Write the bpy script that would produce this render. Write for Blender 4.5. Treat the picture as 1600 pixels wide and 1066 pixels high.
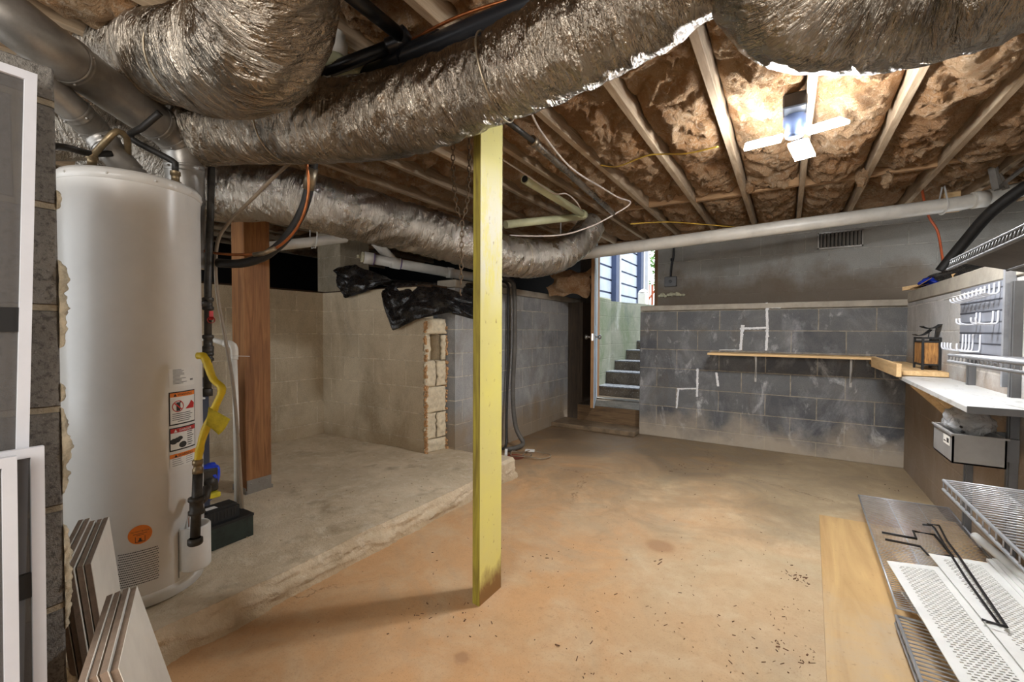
import bpy, math, random
import numpy as np
from mathutils import Vector, noise, Matrix
random.seed(7)
for o in list(bpy.data.objects): bpy.data.objects.remove(o, do_unlink=True)
SC = bpy.context.scene
COL = SC.collection
V = Vector
# ------------------------------------------------------------------ camera
F, YAW, PITCH, ROLL, CH = 678.0, .5650, .0240, .0042, 1.14
_f = V((-math.sin(YAW)*math.cos(PITCH), math.cos(YAW)*math.cos(PITCH), -math.sin(PITCH)))
_r = V((math.cos(YAW), math.sin(YAW), 0)); _u = _r.cross(_f)
CR = _r*math.cos(ROLL)+_u*math.sin(ROLL); CU = -_r*math.sin(ROLL)+_u*math.cos(ROLL); CF = _f
cd = bpy.data.cameras.new('camera'); cam = bpy.data.objects.new('camera', cd); COL.objects.link(cam)
cd.sensor_width = 36; cd.lens = F/1600*36; cd.clip_start = .05; cd.clip_end = 100
mw = Matrix.Identity(4)
for i in range(3): mw[i][0] = CR[i]; mw[i][1] = CU[i]; mw[i][2] = -CF[i]
mw[0][3] = 0; mw[1][3] = 0; mw[2][3] = CH
cam.matrix_world = mw
SC.camera = cam
SC.view_settings.view_transform = 'Standard'; SC.view_settings.look = 'None'
SC.view_settings.gamma = 1; SC.view_settings.exposure = 1.25
try: SC.view_settings.use_curve_mapping = False
except Exception: pass
SC.cycles.use_denoising = True
SC.cycles.max_bounces = 8
SC.cycles.sample_clamp_indirect = 6
# ------------------------------------------------------------------ world and lights
w = bpy.data.worlds.new('world'); SC.world = w; w.use_nodes = True
bg = w.node_tree.nodes['Background']; bg.inputs[0].default_value = (.94, .97, 1.0, 1); bg.inputs[1].default_value = 1.15
def lamp(name, kind, loc, energy, color, size=.3, rot=None, target=None):
    l = bpy.data.lights.new(name, kind); l.energy = energy; l.color = color
    if kind == 'AREA': l.shape = 'DISK'; l.size = size
    elif kind == 'SUN': l.angle = size
    else: l.shadow_soft_size = size
    o = bpy.data.objects.new(name, l); COL.objects.link(o); o.location = loc
    if target is not None: o.rotation_euler = (V(target)-V(loc)).to_track_quat('-Z', 'Y').to_euler()
    return o
lamp('sun', 'SUN', (0, 8, 8), 3.0, (1, .96, .88), .01, target=(-2.6, 6.6, 0))
lamp('fill_lamp', 'POINT', (.35, -1.4, 1.75), 34, (1, .95, .89), .35)  # added fill behind the camera, not a lamp of the room
lamp('fill_lamp', 'POINT', (-.55, -1.5, 1.6), 46, (1, .95, .89), .35)  # second added fill light, also out of view
LED_STRENGTH = 185
# ------------------------------------------------------------------ helpers
def at(U, W, d=None, **k):
    "the point in the room seen at pixel (U, W): on the plane x=, y= or z=, or at depth d"
    r = CR*((U-800)/F)+CU*((533-W)/F)+CF
    if d is None:
        a, v = list(k.items())[0]; i = 'xyz'.index(a)
        d = (v-(0, 0, CH)[i])/r[i]
    return r*d+V((0, 0, CH))
class MB:
    def __init__(s): s.v = []; s.f = []; s.sm = []; s.uv = {}
    def add(s, vs, fs, smooth=False):
        n = len(s.v); s.v += [V(p) for p in vs]
        for f in fs: s.f.append(tuple(i+n for i in f)); s.sm.append(smooth)
        return n
    def box(s, a, b, rot=None, c=None, smooth=False, ch=0):
        x0, y0, z0 = [min(a[i], b[i]) for i in range(3)]; x1, y1, z1 = [max(a[i], b[i]) for i in range(3)]
        m = min(x1-x0, y1-y0, z1-z0)
        if ch and ch*2.2 < m:
            vs = []; e = ch
            pts = []
            for ix, x in enumerate((x0, x1)):
                for iy, y in enumerate((y0, y1)):
                    for iz, z in enumerate((z0, z1)):
                        sx, sy, sz = 1-2*ix, 1-2*iy, 1-2*iz
                        pts += [(x, y+sy*e, z+sz*e), (x+sx*e, y, z+sz*e), (x+sx*e, y+sy*e, z)]
            import bmesh
            bm = bmesh.new()
            bv = [bm.verts.new(p) for p in pts]
            r = bmesh.ops.convex_hull(bm, input=bv)
            bmesh.ops.dissolve_limit(bm, angle_limit=.01, verts=bm.verts, edges=bm.edges)
            bm.verts.index_update()
            vs = [v.co.copy() for v in bm.verts]; fs = [[v.index for v in f.verts] for f in bm.faces]; bm.free()
        else:
            vs = [V((x, y, z)) for x in (x0, x1) for y in (y0, y1) for z in (z0, z1)]
            fs = [(0, 1, 3, 2), (4, 6, 7, 5), (0, 4, 5, 1), (2, 3, 7, 6), (0, 2, 6, 4), (1, 5, 7, 3)]
        if rot is not None:
            c = V(c) if c is not None else V(((x0+x1)/2, (y0+y1)/2, (z0+z1)/2))
            vs = [rot @ (p-c)+c for p in vs]
        s.add(vs, fs, smooth); return s
    def obox(s, o, ex, ey, ez):
        "box from a corner and its three edge vectors"
        o, ex, ey, ez = V(o), V(ex), V(ey), V(ez)
        vs = [o, o+ez, o+ey, o+ey+ez, o+ex, o+ex+ez, o+ex+ey, o+ex+ey+ez]
        fs = [(0, 1, 3, 2), (4, 6, 7, 5), (0, 4, 5, 1), (2, 3, 7, 6), (0, 2, 6, 4), (1, 5, 7, 3)]
        if ex.cross(ey).dot(ez) < 0: fs = [f[::-1] for f in fs]
        s.add(vs, fs); return s
    def bar(s, a, b, w, h, up=(0, 0, 1)):
        a, b = V(a), V(b); d = (b-a); t = d.normalized(); u = V(up)
        if abs(t.dot(u)) > .98: u = V((1, 0, 0))
        x = t.cross(u).normalized(); y = x.cross(t).normalized()
        return s.obox(a-x*w/2-y*h/2, d, x*w, y*h)
    def tube(s, path, r, n=12, caps=True, smooth=True, disp=None):
        P = [V(p) for p in path]; R = r if isinstance(r, (list, tuple)) else [r]*len(P)
        rings = []; nrm = None; L = 0
        for i, p in enumerate(P):
            t = (P[min(i+1, len(P)-1)]-P[max(i-1, 0)])
            t = t.normalized() if t.length > 1e-9 else V((0, 0, 1))
            if nrm is None:
                a = V((0, 0, 1)) if abs(t.z) < .9 else V((1, 0, 0)); nrm = t.cross(a).normalized()
            nrm = (nrm-t*nrm.dot(t)).normalized(); bn = t.cross(nrm)
            if i: L += (P[i]-P[i-1]).length
            ring = []
            for k in range(n):
                th = 2*math.pi*k/n; rr = R[i]
                if disp: rr += disp(L, th, rr)
                ring.append(p+(nrm*math.cos(th)+bn*math.sin(th))*rr)
            rings.append(ring)
        vs = [q for g in rings for q in g]; fs = []
        for i in range(len(P)-1):
            for k in range(n):
                k2 = (k+1) % n
                fs.append((i*n+k, i*n+k2, (i+1)*n+k2, (i+1)*n+k))
        b = s.add(vs, fs, smooth)
        if caps:
            s.f.append(tuple(b+k for k in range(n))[::-1]); s.sm.append(False)
            e = b+(len(P)-1)*n; s.f.append(tuple(e+k for k in range(n))); s.sm.append(False)
        return s
    def lathe(s, c, prof, n=48, axis=(0, 0, 1), smooth=True):
        ax = V(axis).normalized(); a = V((1, 0, 0)) if abs(ax.x) < .9 else V((0, 1, 0))
        x = ax.cross(a).normalized(); y = ax.cross(x); c = V(c)
        vs = [c+ax*h+(x*math.cos(2*math.pi*k/n)+y*math.sin(2*math.pi*k/n))*r for r, h in prof for k in range(n)]
        fs = [(i*n+k, i*n+(k+1) % n, (i+1)*n+(k+1) % n, (i+1)*n+k) for i in range(len(prof)-1) for k in range(n)]
        s.add(vs, fs, smooth); return s
    def grid(s, fn, nu, nv, smooth=True, thick=None):
        vs = [V(fn(i/nu, j/nv)) for i in range(nu+1) for j in range(nv+1)]
        q = lambda i, j: i*(nv+1)+j
        fs = [(q(i, j), q(i+1, j), q(i+1, j+1), q(i, j+1)) for i in range(nu) for j in range(nv)]
        if thick:
            N = len(vs); t = V(thick)
            vs += [p+t for p in vs]
            fs += [tuple(k+N for k in f[::-1]) for f in fs]
            rim = [q(i, 0) for i in range(nu+1)]+[q(nu, j) for j in range(1, nv+1)]+[q(i, nv) for i in range(nu-1, -1, -1)]+[q(0, j) for j in range(nv-1, 0, -1)]
            for a, b in zip(rim, rim[1:]+rim[:1]): fs.append((b, a, a+N, b+N))
        s.add(vs, fs, smooth); return s
def spline(pts, step=.03):
    P = [V(p) for p in pts]; out = []
    for i in range(len(P)-1):
        p0 = P[max(i-1, 0)]; p1 = P[i]; p2 = P[i+1]; p3 = P[min(i+2, len(P)-1)]
        n = max(1, int((p2-p1).length/step))
        for k in range(n):
            t = k/n
            out.append(.5*((2*p1)+(p2-p0)*t+(2*p0-5*p1+4*p2-p3)*t*t+(3*p1-p0-3*p2+p3)*t*t*t))
    out.append(P[-1]); return out
def build(name, mb, mat, parent=None, uvfn=None, fixn=False):
    me = bpy.data.meshes.new(name)
    base = V((0, 0, 0)); root = parent
    while root is not None and root.parent is not None: root = root.parent
    if root is not None: base = V(root.location)
    elif mb.v:
        xs = [p.x for p in mb.v]; ys = [p.y for p in mb.v]; zs = [p.z for p in mb.v]
        base = V(((min(xs)+max(xs))/2, (min(ys)+max(ys))/2, min(zs)))
    me.from_pydata([tuple(p-base) for p in mb.v], [], mb.f)
    me.polygons.foreach_set('use_smooth', mb.sm)
    uvl = me.uv_layers.new(name='uv')
    co = np.array([tuple(p) for p in mb.v])
    nl = len(me.loops); li = np.zeros(nl, dtype=np.int32); me.loops.foreach_get('vertex_index', li)
    nrm = np.zeros(len(me.polygons)*3); me.polygons.foreach_get('normal', nrm); nrm = np.abs(nrm.reshape(-1, 3))
    lt = np.zeros(len(me.polygons), dtype=np.int32); me.polygons.foreach_get('loop_total', lt)
    ax = np.repeat(np.argmax(nrm, axis=1), lt); c = co[li]
    if uvfn is not None:
        uv = np.array(uvfn)[li]
    else:
        uv = np.stack([np.where(ax == 0, c[:, 1], c[:, 0]), np.where(ax == 2, c[:, 1], c[:, 2])], axis=1)
    uvl.data.foreach_set('uv', uv.astype(np.float32).ravel())
    me.materials.append(mat)
    me.update(); me.validate()
    o = bpy.data.objects.new(name, me); COL.objects.link(o)
    if root is None: o.location = base
    if parent is not None: o.parent = parent
    return o
def tag(o, label=None, cat=None, group=None, kind=None):
    if label: o['label'] = label
    if cat: o['category'] = cat
    if group: o['group'] = group
    if kind: o['kind'] = kind
    return o
def thing(name, label, cat, loc, group=None):
    o = bpy.data.objects.new(name, None); COL.objects.link(o); o.location = V(loc); o.empty_display_size = .05
    return tag(o, label, cat, group)
def struct(name, mb, mat, label=None): return tag(build(name, mb, mat), label, None, None, 'structure')
def part(name, mb, mat, parent, label=None):
    o = build(name, mb, mat, parent)
    if label: o['label'] = label
    return o
# ------------------------------------------------------------------ materials
def lin(c):
    return tuple(((x/255)/12.92 if x/255 <= .04045 else ((x/255+.055)/1.055)**2.4) for x in c)
class NT:
    def __init__(s, name):
        s.m = bpy.data.materials.new(name); s.m.use_nodes = True; s.t = s.m.node_tree; s.b = s.t.nodes['Principled BSDF']
        s.g = s.n('ShaderNodeNewGeometry'); s.pos = s.g.outputs['Position']
    def n(s, t, **k):
        q = s.t.nodes.new(t)
        for a, v in k.items(): setattr(q, a, v)
        return q
    def l(s, a, b): s.t.links.new(a, b)
    def put(s, sock, v):
        if isinstance(v, bpy.types.NodeSocket): s.l(v, sock)
        elif isinstance(v, tuple) and len(v) == 3 and sock.type == 'RGBA': sock.default_value = (*v, 1)
        else: sock.default_value = v
    def uv(s): return s.n('ShaderNodeTexCoord').outputs['UV']
    def mapp(s, vec, scale=(1, 1, 1), loc=(0, 0, 0), rot=(0, 0, 0)):
        q = s.n('ShaderNodeMapping'); s.l(vec, q.inputs[0]); q.inputs['Scale'].default_value = scale; q.inputs['Location'].default_value = loc; q.inputs['Rotation'].default_value = rot
        return q.outputs[0]
    def noise(s, scale=5, detail=5, rough=.6, vec=None, dist=0, col=False):
        q = s.n('ShaderNodeTexNoise'); s.l(vec or s.pos, q.inputs['Vector']); q.inputs['Scale'].default_value = scale
        q.inputs['Detail'].default_value = detail; q.inputs['Roughness'].default_value = rough; q.inputs['Distortion'].default_value = dist
        return q.outputs['Color' if col else 'Fac']
    def voro(s, scale=5, vec=None, feat='F1', out='Distance', rnd=1):
        q = s.n('ShaderNodeTexVoronoi', feature=feat); s.l(vec or s.pos, q.inputs['Vector']); q.inputs['Scale'].default_value = scale; q.inputs['Randomness'].default_value = rnd
        return q.outputs[out]
    def ramp(s, f, lo, hi, a=0, b=1):
        q = s.n('ShaderNodeMapRange'); s.l(f, q.inputs[0]); q.inputs[1].default_value = lo; q.inputs[2].default_value = hi; q.inputs[3].default_value = a; q.inputs[4].default_value = b
        return q.outputs[0]
    def math(s, op, a, b=0.0):
        q = s.n('ShaderNodeMath', operation=op); s.put(q.inputs[0], a); s.put(q.inputs[1], b); return q.outputs[0]
    def mix(s, f, a, b, mode='MIX'):
        q = s.n('ShaderNodeMix', data_type='RGBA', blend_type=mode); s.put(q.inputs[0], f); s.put(q.inputs[6], a); s.put(q.inputs[7], b); return q.outputs[2]
    def sep(s, vec):
        q = s.n('ShaderNodeSeparateXYZ'); s.l(vec, q.inputs[0]); return q.outputs
    def bump(s, h, st=.3, dist=.01, nrm=None):
        q = s.n('ShaderNodeBump'); s.l(h, q.inputs['Height']); q.inputs['Strength'].default_value = st; q.inputs['Distance'].default_value = dist
        if nrm: s.l(nrm, q.inputs['Normal'])
        return q.outputs[0]
    def done(s, color=None, rough=.6, metal=0, nrm=None, spec=None):
        if color is not None: s.put(s.b.inputs['Base Color'], color)
        s.put(s.b.inputs['Roughness'], rough); s.put(s.b.inputs['Metallic'], metal)
        if nrm: s.l(nrm, s.b.inputs['Normal'])
        if spec is not None: s.b.inputs['Specular IOR Level'].default_value = spec
        return s.m
def plain(name, c, rough=.5, metal=0, dirt=.12, scale=9, bump=0):
    m = NT(name); c = lin(c); d = tuple(x*(1-dirt*2.2) for x in c)
    col = m.mix(m.ramp(m.noise(scale, 6, .65), .42, .72), c, d)
    return m.done(col, rough, metal, m.bump(m.noise(scale*14, 3), bump, .002) if bump else None)
def wood(name, c, c2, axis=1, rough=.75, freq=38, knots=True):
    m = NT(name); sc = [1, 1, 1]; sc[axis] = .07
    v = m.mapp(m.pos, tuple(sc))
    g = m.noise(freq, 5, .62, v, 1.2); g2 = m.noise(freq*4, 3, .6, v)
    b = m.noise(2.2, 4, .6)
    col = m.mix(m.ramp(g, .35, .68), lin(c), lin(c2)); col = m.mix(m.ramp(g2, .5, .8, 0, .3), col, lin(tuple(x*.6 for x in c2)))
    col = m.mix(m.ramp(b, .5, .75, 0, .4), col, lin(tuple(x*.75 for x in c2)))
    return m.done(col, rough, 0, m.bump(g, .25, .004))
def cmu(name, cols, mortar, stains=(), voff=.137, uoff=0., mortw=.011, mort_amt=1.0, rowh=.203, grain=160, gamt=.42, rough=.9, bmp=.6, low=None):
    "concrete block; stains = (colour, noise scale, lo, hi, amount, seed); low = (colour, z0, z1): soil splash at a wall foot, or just a tone below some height"
    m = NT(name); uv = m.mapp(m.uv(), (1, 1, 1), (-uoff, -voff, 0))
    wob = m.noise(7, 3, .6, col=True)
    q = m.n('ShaderNodeVectorMath', operation='MULTIPLY_ADD'); m.l(wob, q.inputs[0]); q.inputs[1].default_value = (.008, .008, 0); m.l(uv, q.inputs[2])
    br = m.n('ShaderNodeTexBrick'); m.l(q.outputs[0], br.inputs['Vector'])
    br.inputs['Scale'].default_value = 1; br.inputs['Brick Width'].default_value = .406; br.inputs['Row Height'].default_value = rowh
    br.inputs['Mortar Size'].default_value = mortw*.5; br.inputs['Mortar Smooth'].default_value = .35; br.inputs['Bias'].default_value = 0
    br.inputs['Color1'].default_value = (0, 0, 0, 1); br.inputs['Color2'].default_value = (1, 1, 1, 1); br.inputs['Mortar'].default_value = (.5, .5, .5, 1)
    mask = br.outputs['Fac']
    fine = m.noise(grain, 3, .75); speck = m.voro(grain*1.3)
    tone = m.mix(br.outputs['Color'], lin(cols[0]), lin(cols[1]))
    tone = m.mix(m.ramp(m.noise(3.2, 6, .65), .4, .68, 0, .65), tone, lin(cols[2]))
    tone = m.mix(m.ramp(fine, .50, .66, 0, gamt), tone, lin(tuple(x*.62 for x in cols[0])))
    tone = m.mix(m.ramp(speck, .0, .22, .22, 0), tone, lin((196, 190, 180)))
    mcol = m.mix(m.ramp(m.noise(22, 4), .4, .7), lin(mortar), lin(tuple(x*.78 for x in mortar)))
    col = m.mix(m.math('MULTIPLY', mask, mort_amt), tone, mcol)
    for (c, sc, lo, hi, amt, seed) in stains:
        vv = m.mapp(m.pos, (1, 1, .55), (seed, seed*.7, seed*.3))
        s_ = m.math('MULTIPLY', m.ramp(m.noise(sc, 7, .68, vv, .6), lo, hi, 0, amt), m.ramp(m.noise(55, 3, .7), .3, .6, .45, 1))
        col = m.mix(s_, col, lin(c))
    if low:
        z = m.sep(m.pos)[2]
        zz = m.math('ADD', z, m.ramp(m.noise(3.5, 5, .6), .3, .7, -.13, .13))
        col = m.mix(m.ramp(zz, low[1], low[2], low[3] if len(low) > 3 else .8, 0), col, lin(low[0]))
    h = m.math('ADD', m.math('MULTIPLY', mask, -.5), m.math('ADD', m.math('MULTIPLY', fine, .35), m.math('MULTIPLY', m.noise(28, 4), .4)))
    return m.done(col, rough, 0, m.bump(h, bmp, .008), .2)
def foil(name, c=(172, 162, 148), rough=.16, amt=.85, sc=1.0):
    m = NT(name); q_ = m.n('ShaderNodeAttribute', attribute_name='wrap'); uv = q_.outputs['Vector']
    a = m.noise(7*sc, 5, .58, m.mapp(uv, (5.5, 1.1, 1.1), rot=(0, .1, .12)), .9)
    b = m.noise(24*sc, 4, .6, m.mapp(uv, (4.2, 1.1, 1.1), rot=(0, -.1, -.1)), .8)
    d = m.noise(120*sc, 2, .5, uv)
    h = m.math('ADD', m.math('MULTIPLY', a, 1.0), m.math('ADD', m.math('MULTIPLY', b, .42), m.math('MULTIPLY', d, .07)))
    col = m.mix(m.ramp(m.noise(3.2, 5, .6), .45, .7), lin(c), lin(tuple(x*.66 for x in c)))
    col = m.mix(m.ramp(b, .62, .74, 0, .55), col, lin((120, 104, 82)))
    return m.done(col, m.ramp(m.noise(6, 4), .35, .7, rough, rough+.2), 1, m.bump(h, amt, .03))
M = {}
M['cmu_back'] = cmu('charcoal block', ((84, 85, 88), (104, 105, 106), (124, 123, 120)), (150, 142, 128), [((170, 170, 172), 3.4, .50, .72, .6, 3.), ((96, 84, 68), 2.1, .56, .7, .5, 9.), ((212, 212, 210), 6.5, .58, .74, .75, 5.)], uoff=-.165, low=((180, 166, 146), .03, .3, .75))
M['cmu_side'] = cmu('streaked block', ((128, 131, 134), (160, 160, 159), (178, 177, 174)), (194, 188, 176), [((190, 190, 188), 4.0, .50, .72, .75, 2.), ((112, 98, 76), 1.6, .54, .72, .65, 6.)], uoff=.1, low=((150, 128, 98), .15, .48, .7))
M['cmu_right'] = cmu('right block lamplit above', ((176, 174, 170), (160, 156, 150), (190, 188, 186)), (196, 192, 184), [((224, 223, 222), 2.2, .45, .7, .55, 12.), ((150, 144, 136), 1.7, .52, .68, .5, 4.)], uoff=.05, low=((140, 116, 88), .78, .98, .72))  # lamplight put into the block colour: paler above shelf height
M['cmu_tan'] = cmu('tan block', ((204, 190, 164), (214, 200, 174), (180, 164, 138)), (230, 218, 194), [((128, 110, 84), 1.8, .5, .7, .7, 8.), ((150, 146, 138), 2.5, .55, .72, .4, 1.)], voff=.015, rowh=.218, uoff=.12, mort_amt=.8, low=((150, 128, 98), .12, .4, .5))
M['cmu_upper'] = cmu('grey upper block', ((158, 156, 150), (144, 142, 136), (168, 166, 160)), (176, 172, 164), [((100, 84, 66), 1.5, .52, .68, .45, 3.)], voff=.15, uoff=.15, mort_amt=.9, low=((112, 96, 78), 1.62, 1.85, .75))  # browner towards the bottom
M['cmu_near'] = cmu('porous block', ((118, 114, 108), (134, 130, 122), (96, 92, 88)), (162, 150, 128), [((184, 166, 132), 3, .62, .75, .5, 3.)], voff=.17, mortw=.016, grain=95, gamt=.85, bmp=1.4)
M['broken'] = plain('broken block face', (214, 200, 172), .95, 0, .12, 30, .7)
M['orangemortar'] = plain('orange mortar', (196, 152, 106), .95, 0, .2, 60, .6)
M['ooze'] = plain('cream mortar', (202, 190, 164), .95, 0, .25, 40, .8)
M['cap'] = plain('cap block', (168, 160, 146), .9, 0, .16, 6, .4)
def floor_mat():
    m = NT('concrete floor'); x, y, z = m.sep(m.pos)[:3]
    big = m.noise(.9, 6, .62, None, .8); med = m.noise(3.3, 7, .66, m.mapp(m.pos, (1, 1, 1), (4, 2, 0)), .5); fine = m.noise(48, 4, .7)
    # orange clay dust fades to bare grey-beige slab
    t = m.math('ADD', m.math('ADD', m.math('MULTIPLY', x, .40), m.math('MULTIPLY', y, .10)), m.ramp(big, .2, .8, -.5, .5))
    col = m.mix(m.ramp(t, -.30, .42), lin((194, 152, 108)), lin((176, 158, 128)))
    col = m.mix(m.ramp(med, .46, .72, 0, .55), col, lin((198, 180, 150)))
    col = m.mix(m.ramp(m.noise(14, 6, .75), .45, .7, 0, .3), col, lin((160, 128, 92)))
    col = m.mix(m.ramp(m.noise(1.6, 6, .65, m.mapp(m.pos, (1, 1, 1), (9, 4, 0)), .8), .5, .68, 0, .6), col, lin((164, 146, 120)))
    # damp, soiled concrete towards the stair
    dx = m.math('ADD', x, 1.7); dy = m.math('ADD', y, -4.5)
    r = m.math('SQRT', m.math('ADD', m.math('MULTIPLY', m.math('MULTIPLY', dx, dx), .34), m.math('MULTIPLY', dy, dy)))
    r = m.math('ADD', r, m.ramp(m.noise(1.8, 7, .68, None, 1.0), .25, .75, -1.1, 1.1))
    col = m.mix(m.ramp(r, .5, 2.1, .82, 0), col, lin((118, 100, 78)))
    col = m.mix(m.ramp(r, -.4, .6, .55, 0), col, lin((78, 66, 54)))
    col = m.mix(m.ramp(m.noise(150, 2, .6), .58, .75, 0, .45), col, lin((130, 96, 62)))
    col = m.mix(m.math('MULTIPLY', m.ramp(m.noise(34, 6, .8), .55, .68, 0, .6), m.ramp(m.noise(2.3, 4), .4, .6)), col, lin((138, 108, 76)))
    for cx, cy, rad in ((-.94, 1.16, .035), (-.62, 1.0, .05), (.55, 3.3, .12), (-.55, 2.35, .08)):
        ax_ = m.math('ADD', x, -cx); ay = m.math('ADD', y, -cy)
        rr = m.math('SQRT', m.math('ADD', m.math('MULTIPLY', ax_, ax_), m.math('MULTIPLY', ay, ay)))
        rr = m.math('ADD', rr, m.ramp(med, .3, .7, -.02, .02))
        col = m.mix(m.ramp(rr, rad*.7, rad*1.1, .6, 0), col, lin((128, 94, 70)))
        col = m.mix(m.ramp(rr, rad, rad*2.4, .35, 0), col, lin((176, 132, 88)))
    cr = m.voro(.75, m.mapp(m.pos, (1, 1, 0), (.37, .1, 0)), 'DISTANCE_TO_EDGE')
    crn = m.math('ADD', cr, m.ramp(m.noise(9, 6, .7), .3, .7, -.03, .03))
    cmask = m.math('MULTIPLY', m.ramp(m.math('ABSOLUTE', crn), 0, .0035, 1, 0), m.ramp(m.noise(.8, 2, .5, m.mapp(m.pos, (1, 1, 1), (2, 7, 0))), .52, .6))
    col = m.mix(m.math('MULTIPLY', cmask, .75), col, lin((92, 66, 44)))
    h = m.math('ADD', m.math('MULTIPLY', fine, .35), m.math('ADD', med, m.math('MULTIPLY', cmask, -1.0)))
    return m.done(col, m.ramp(r, .2, 1.6, .38, .8), 0, m.bump(h, .45, .014), .35)
M['floor'] = floor_mat()
def slab_mat():
    m = NT('rough slab'); z = m.sep(m.pos)[2]
    a = m.noise(2.6, 7, .68, None, .6); b = m.noise(14, 6, .7)
    col = m.mix(m.ramp(a, .35, .65), lin((216, 198, 170)), lin((188, 170, 142)))
    col = m.mix(m.ramp(b, .5, .72, 0, .6), col, lin((226, 216, 194)))
    col = m.mix(m.ramp(m.noise(5, 5, .6, m.mapp(m.pos, (1, 1, 1), (3, 3, 3))), .58, .72, 0, .6), col, lin((140, 122, 96)))
    col = m.mix(m.ramp(z, .02, .06, .5, 0), col, lin((170, 146, 112)))
    return m.done(col, .9, 0, m.bump(m.math('ADD', b, m.noise(60, 4, .7)), .7, .014), .2)
M['slab'] = slab_mat()
def insul_mat():
    m = NT('fibreglass insulation')
    a = m.noise(3.4, 6, .62, None, 1.5); b = m.noise(22, 6, .7, None, 2.0); c = m.noise(90, 4, .7, None, 1.5)
    col = m.mix(m.ramp(a, .38, .64), lin((182, 138, 96)), lin((206, 174, 138)))
    col = m.mix(m.ramp(b, .5, .72, 0, .65), col, lin((232, 216, 192)))
    col = m.mix(m.ramp(m.noise(1.7, 5, .6, m.mapp(m.pos, (1, 1, 1), (5, 1, 0))), .5, .68, 0, .6), col, lin((164, 118, 78)))
    col = m.mix(m.ramp(c, .48, .25, 0, .6), col, lin((120, 78, 46)))
    return m.done(col, 1, 0, m.bump(m.math('ADD', b, m.math('MULTIPLY', c, .7)), 1.0, .035), .05)
M['insul'] = insul_mat()
M['joist'] = wood('joist wood', (186, 164, 136), (154, 130, 102), 1, .85)
M['blocking'] = wood('blocking wood', (176, 140, 100), (144, 108, 74), 0, .85)
M['subfloor'] = wood('subfloor', (96, 72, 50), (66, 48, 34), 0)
M['redwood'] = wood('stained post', (164, 114, 68), (122, 78, 42), 2, .7, 30)
M['pine'] = wood('pine board', (222, 190, 140), (200, 160, 108), 0, .7, 30)
M['piney'] = wood('pine board long', (224, 192, 142), (204, 166, 116), 1, .7, 30)
def ply_mat():
    m = NT('worn plywood'); v = m.mapp(m.pos, (1, .09, 1)); g = m.noise(11, 5, .6, v, 1.0); b = m.noise(2.4, 6, .7, None, .6); y = m.sep(m.pos)[1]
    col = m.mix(m.ramp(g, .35, .65), lin((196, 162, 110)), lin((174, 140, 92)))
    nearness = m.ramp(m.math('ADD', y, m.ramp(b, .3, .7, -.4, .4)), 2.0, 2.5, 1, 0)
    col = m.mix(m.math('MULTIPLY', nearness, m.ramp(m.noise(7, 6, .7), .35, .65, .2, .8)), col, lin((178, 158, 130)))
    col = m.mix(m.ramp(m.noise(3.1, 4, .6, m.mapp(m.pos, (1, .6, 1), (2, 8, 0))), .62, .7, 0, .6), col, lin((140, 120, 98)))
    col = m.mix(m.ramp(m.noise(60, 4, .7), .62, .72, 0, .5), col, lin((120, 90, 60)))
    return m.done(col, .75, 0, m.bump(g, .15, .004))
M['ply'] = ply_mat()
M['plyold'] = wood('plywood sheet', (204, 176, 130), (180, 148, 104), 1, .75, 9)
M['darkwood'] = wood('dark wood', (74, 60, 44), (44, 36, 28), 2, .7)
M['jamb'] = wood('jamb wood', (134, 100, 66), (98, 68, 42), 2, .7)
M['doorinside'] = wood('brown door', (170, 128, 82), (134, 94, 56), 2, .6)
M['doorbluelit'] = plain('blue lit pale door', (176, 192, 206), .5, 0, .1, 6)  # blue daylight from the stair put into this face's colour
def yellow():
    m = NT('yellow paint'); z = m.sep(m.pos)[2]
    n1 = m.noise(14, 6, .7, m.mapp(m.pos, (1, 1, .35))); n2 = m.noise(4, 4)
    col = m.mix(m.ramp(n2, .35, .65), lin((224, 214, 118)), lin((216, 206, 128)))
    wh = m.math('MULTIPLY', m.ramp(m.math('ABSOLUTE', m.math('ADD', z, -1.52)), .12, .34, 1, 0), m.ramp(n1, .38, .52))
    col = m.mix(m.math('MULTIPLY', wh, .8), col, lin((216, 212, 190)))
    col = m.mix(m.ramp(m.noise(38, 4, .7, m.mapp(m.pos, (1, 1, .5))), .63, .7, 0, .75), col, lin((150, 120, 60)))
    zz = m.math('ADD', z, m.ramp(n1, .3, .7, -.05, .05))
    col = m.mix(m.ramp(zz, .05, .14, .95, 0), col, lin((122, 82, 44)))
    return m.done(col, .55, 0, m.bump(n1, .25, .003))
M['yellow'] = yellow()
M['yellowedge'] = wood('yellow painted edge', (150, 138, 44), (96, 80, 26), 2, .7, 26)
M['tank'] = plain('white enamel', (224, 222, 217), .28, 0, .05, 3)
M['white'] = plain('white plastic', (226, 226, 222), .42, 0, .06, 8)
M['whiteframe'] = plain('white frame', (206, 208, 214), .45, 0, .04, 8)
M['pvc'] = plain('white pvc', (224, 220, 210), .35, 0, .1, 5)
M['oldpvc'] = plain('yellowed pvc', (196, 196, 158), .5, 0, .12, 5)
M['galv'] = plain('galvanised steel', (168, 164, 158), .38, .7, .2, 6, .1)
M['steel'] = plain('bright steel', (190, 188, 184), .3, 1, .15, 20)
M['iron'] = plain('black iron', (66, 62, 56), .5, .35, .25, 30, .2)
M['abs'] = plain('black abs', (22, 24, 28), .34, 0, .1, 10)
M['rubber'] = plain('black rubber', (40, 38, 36), .55, 0, .2, 20)
M['greyhose'] = plain('grey hose', (92, 88, 82), .6, 0, .2, 10)
M['taupe'] = plain('taupe tube', (140, 124, 104), .5, 0, .12, 10)
M['brass'] = plain('brass', (150, 132, 102), .4, .7, .2, 30)
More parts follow.
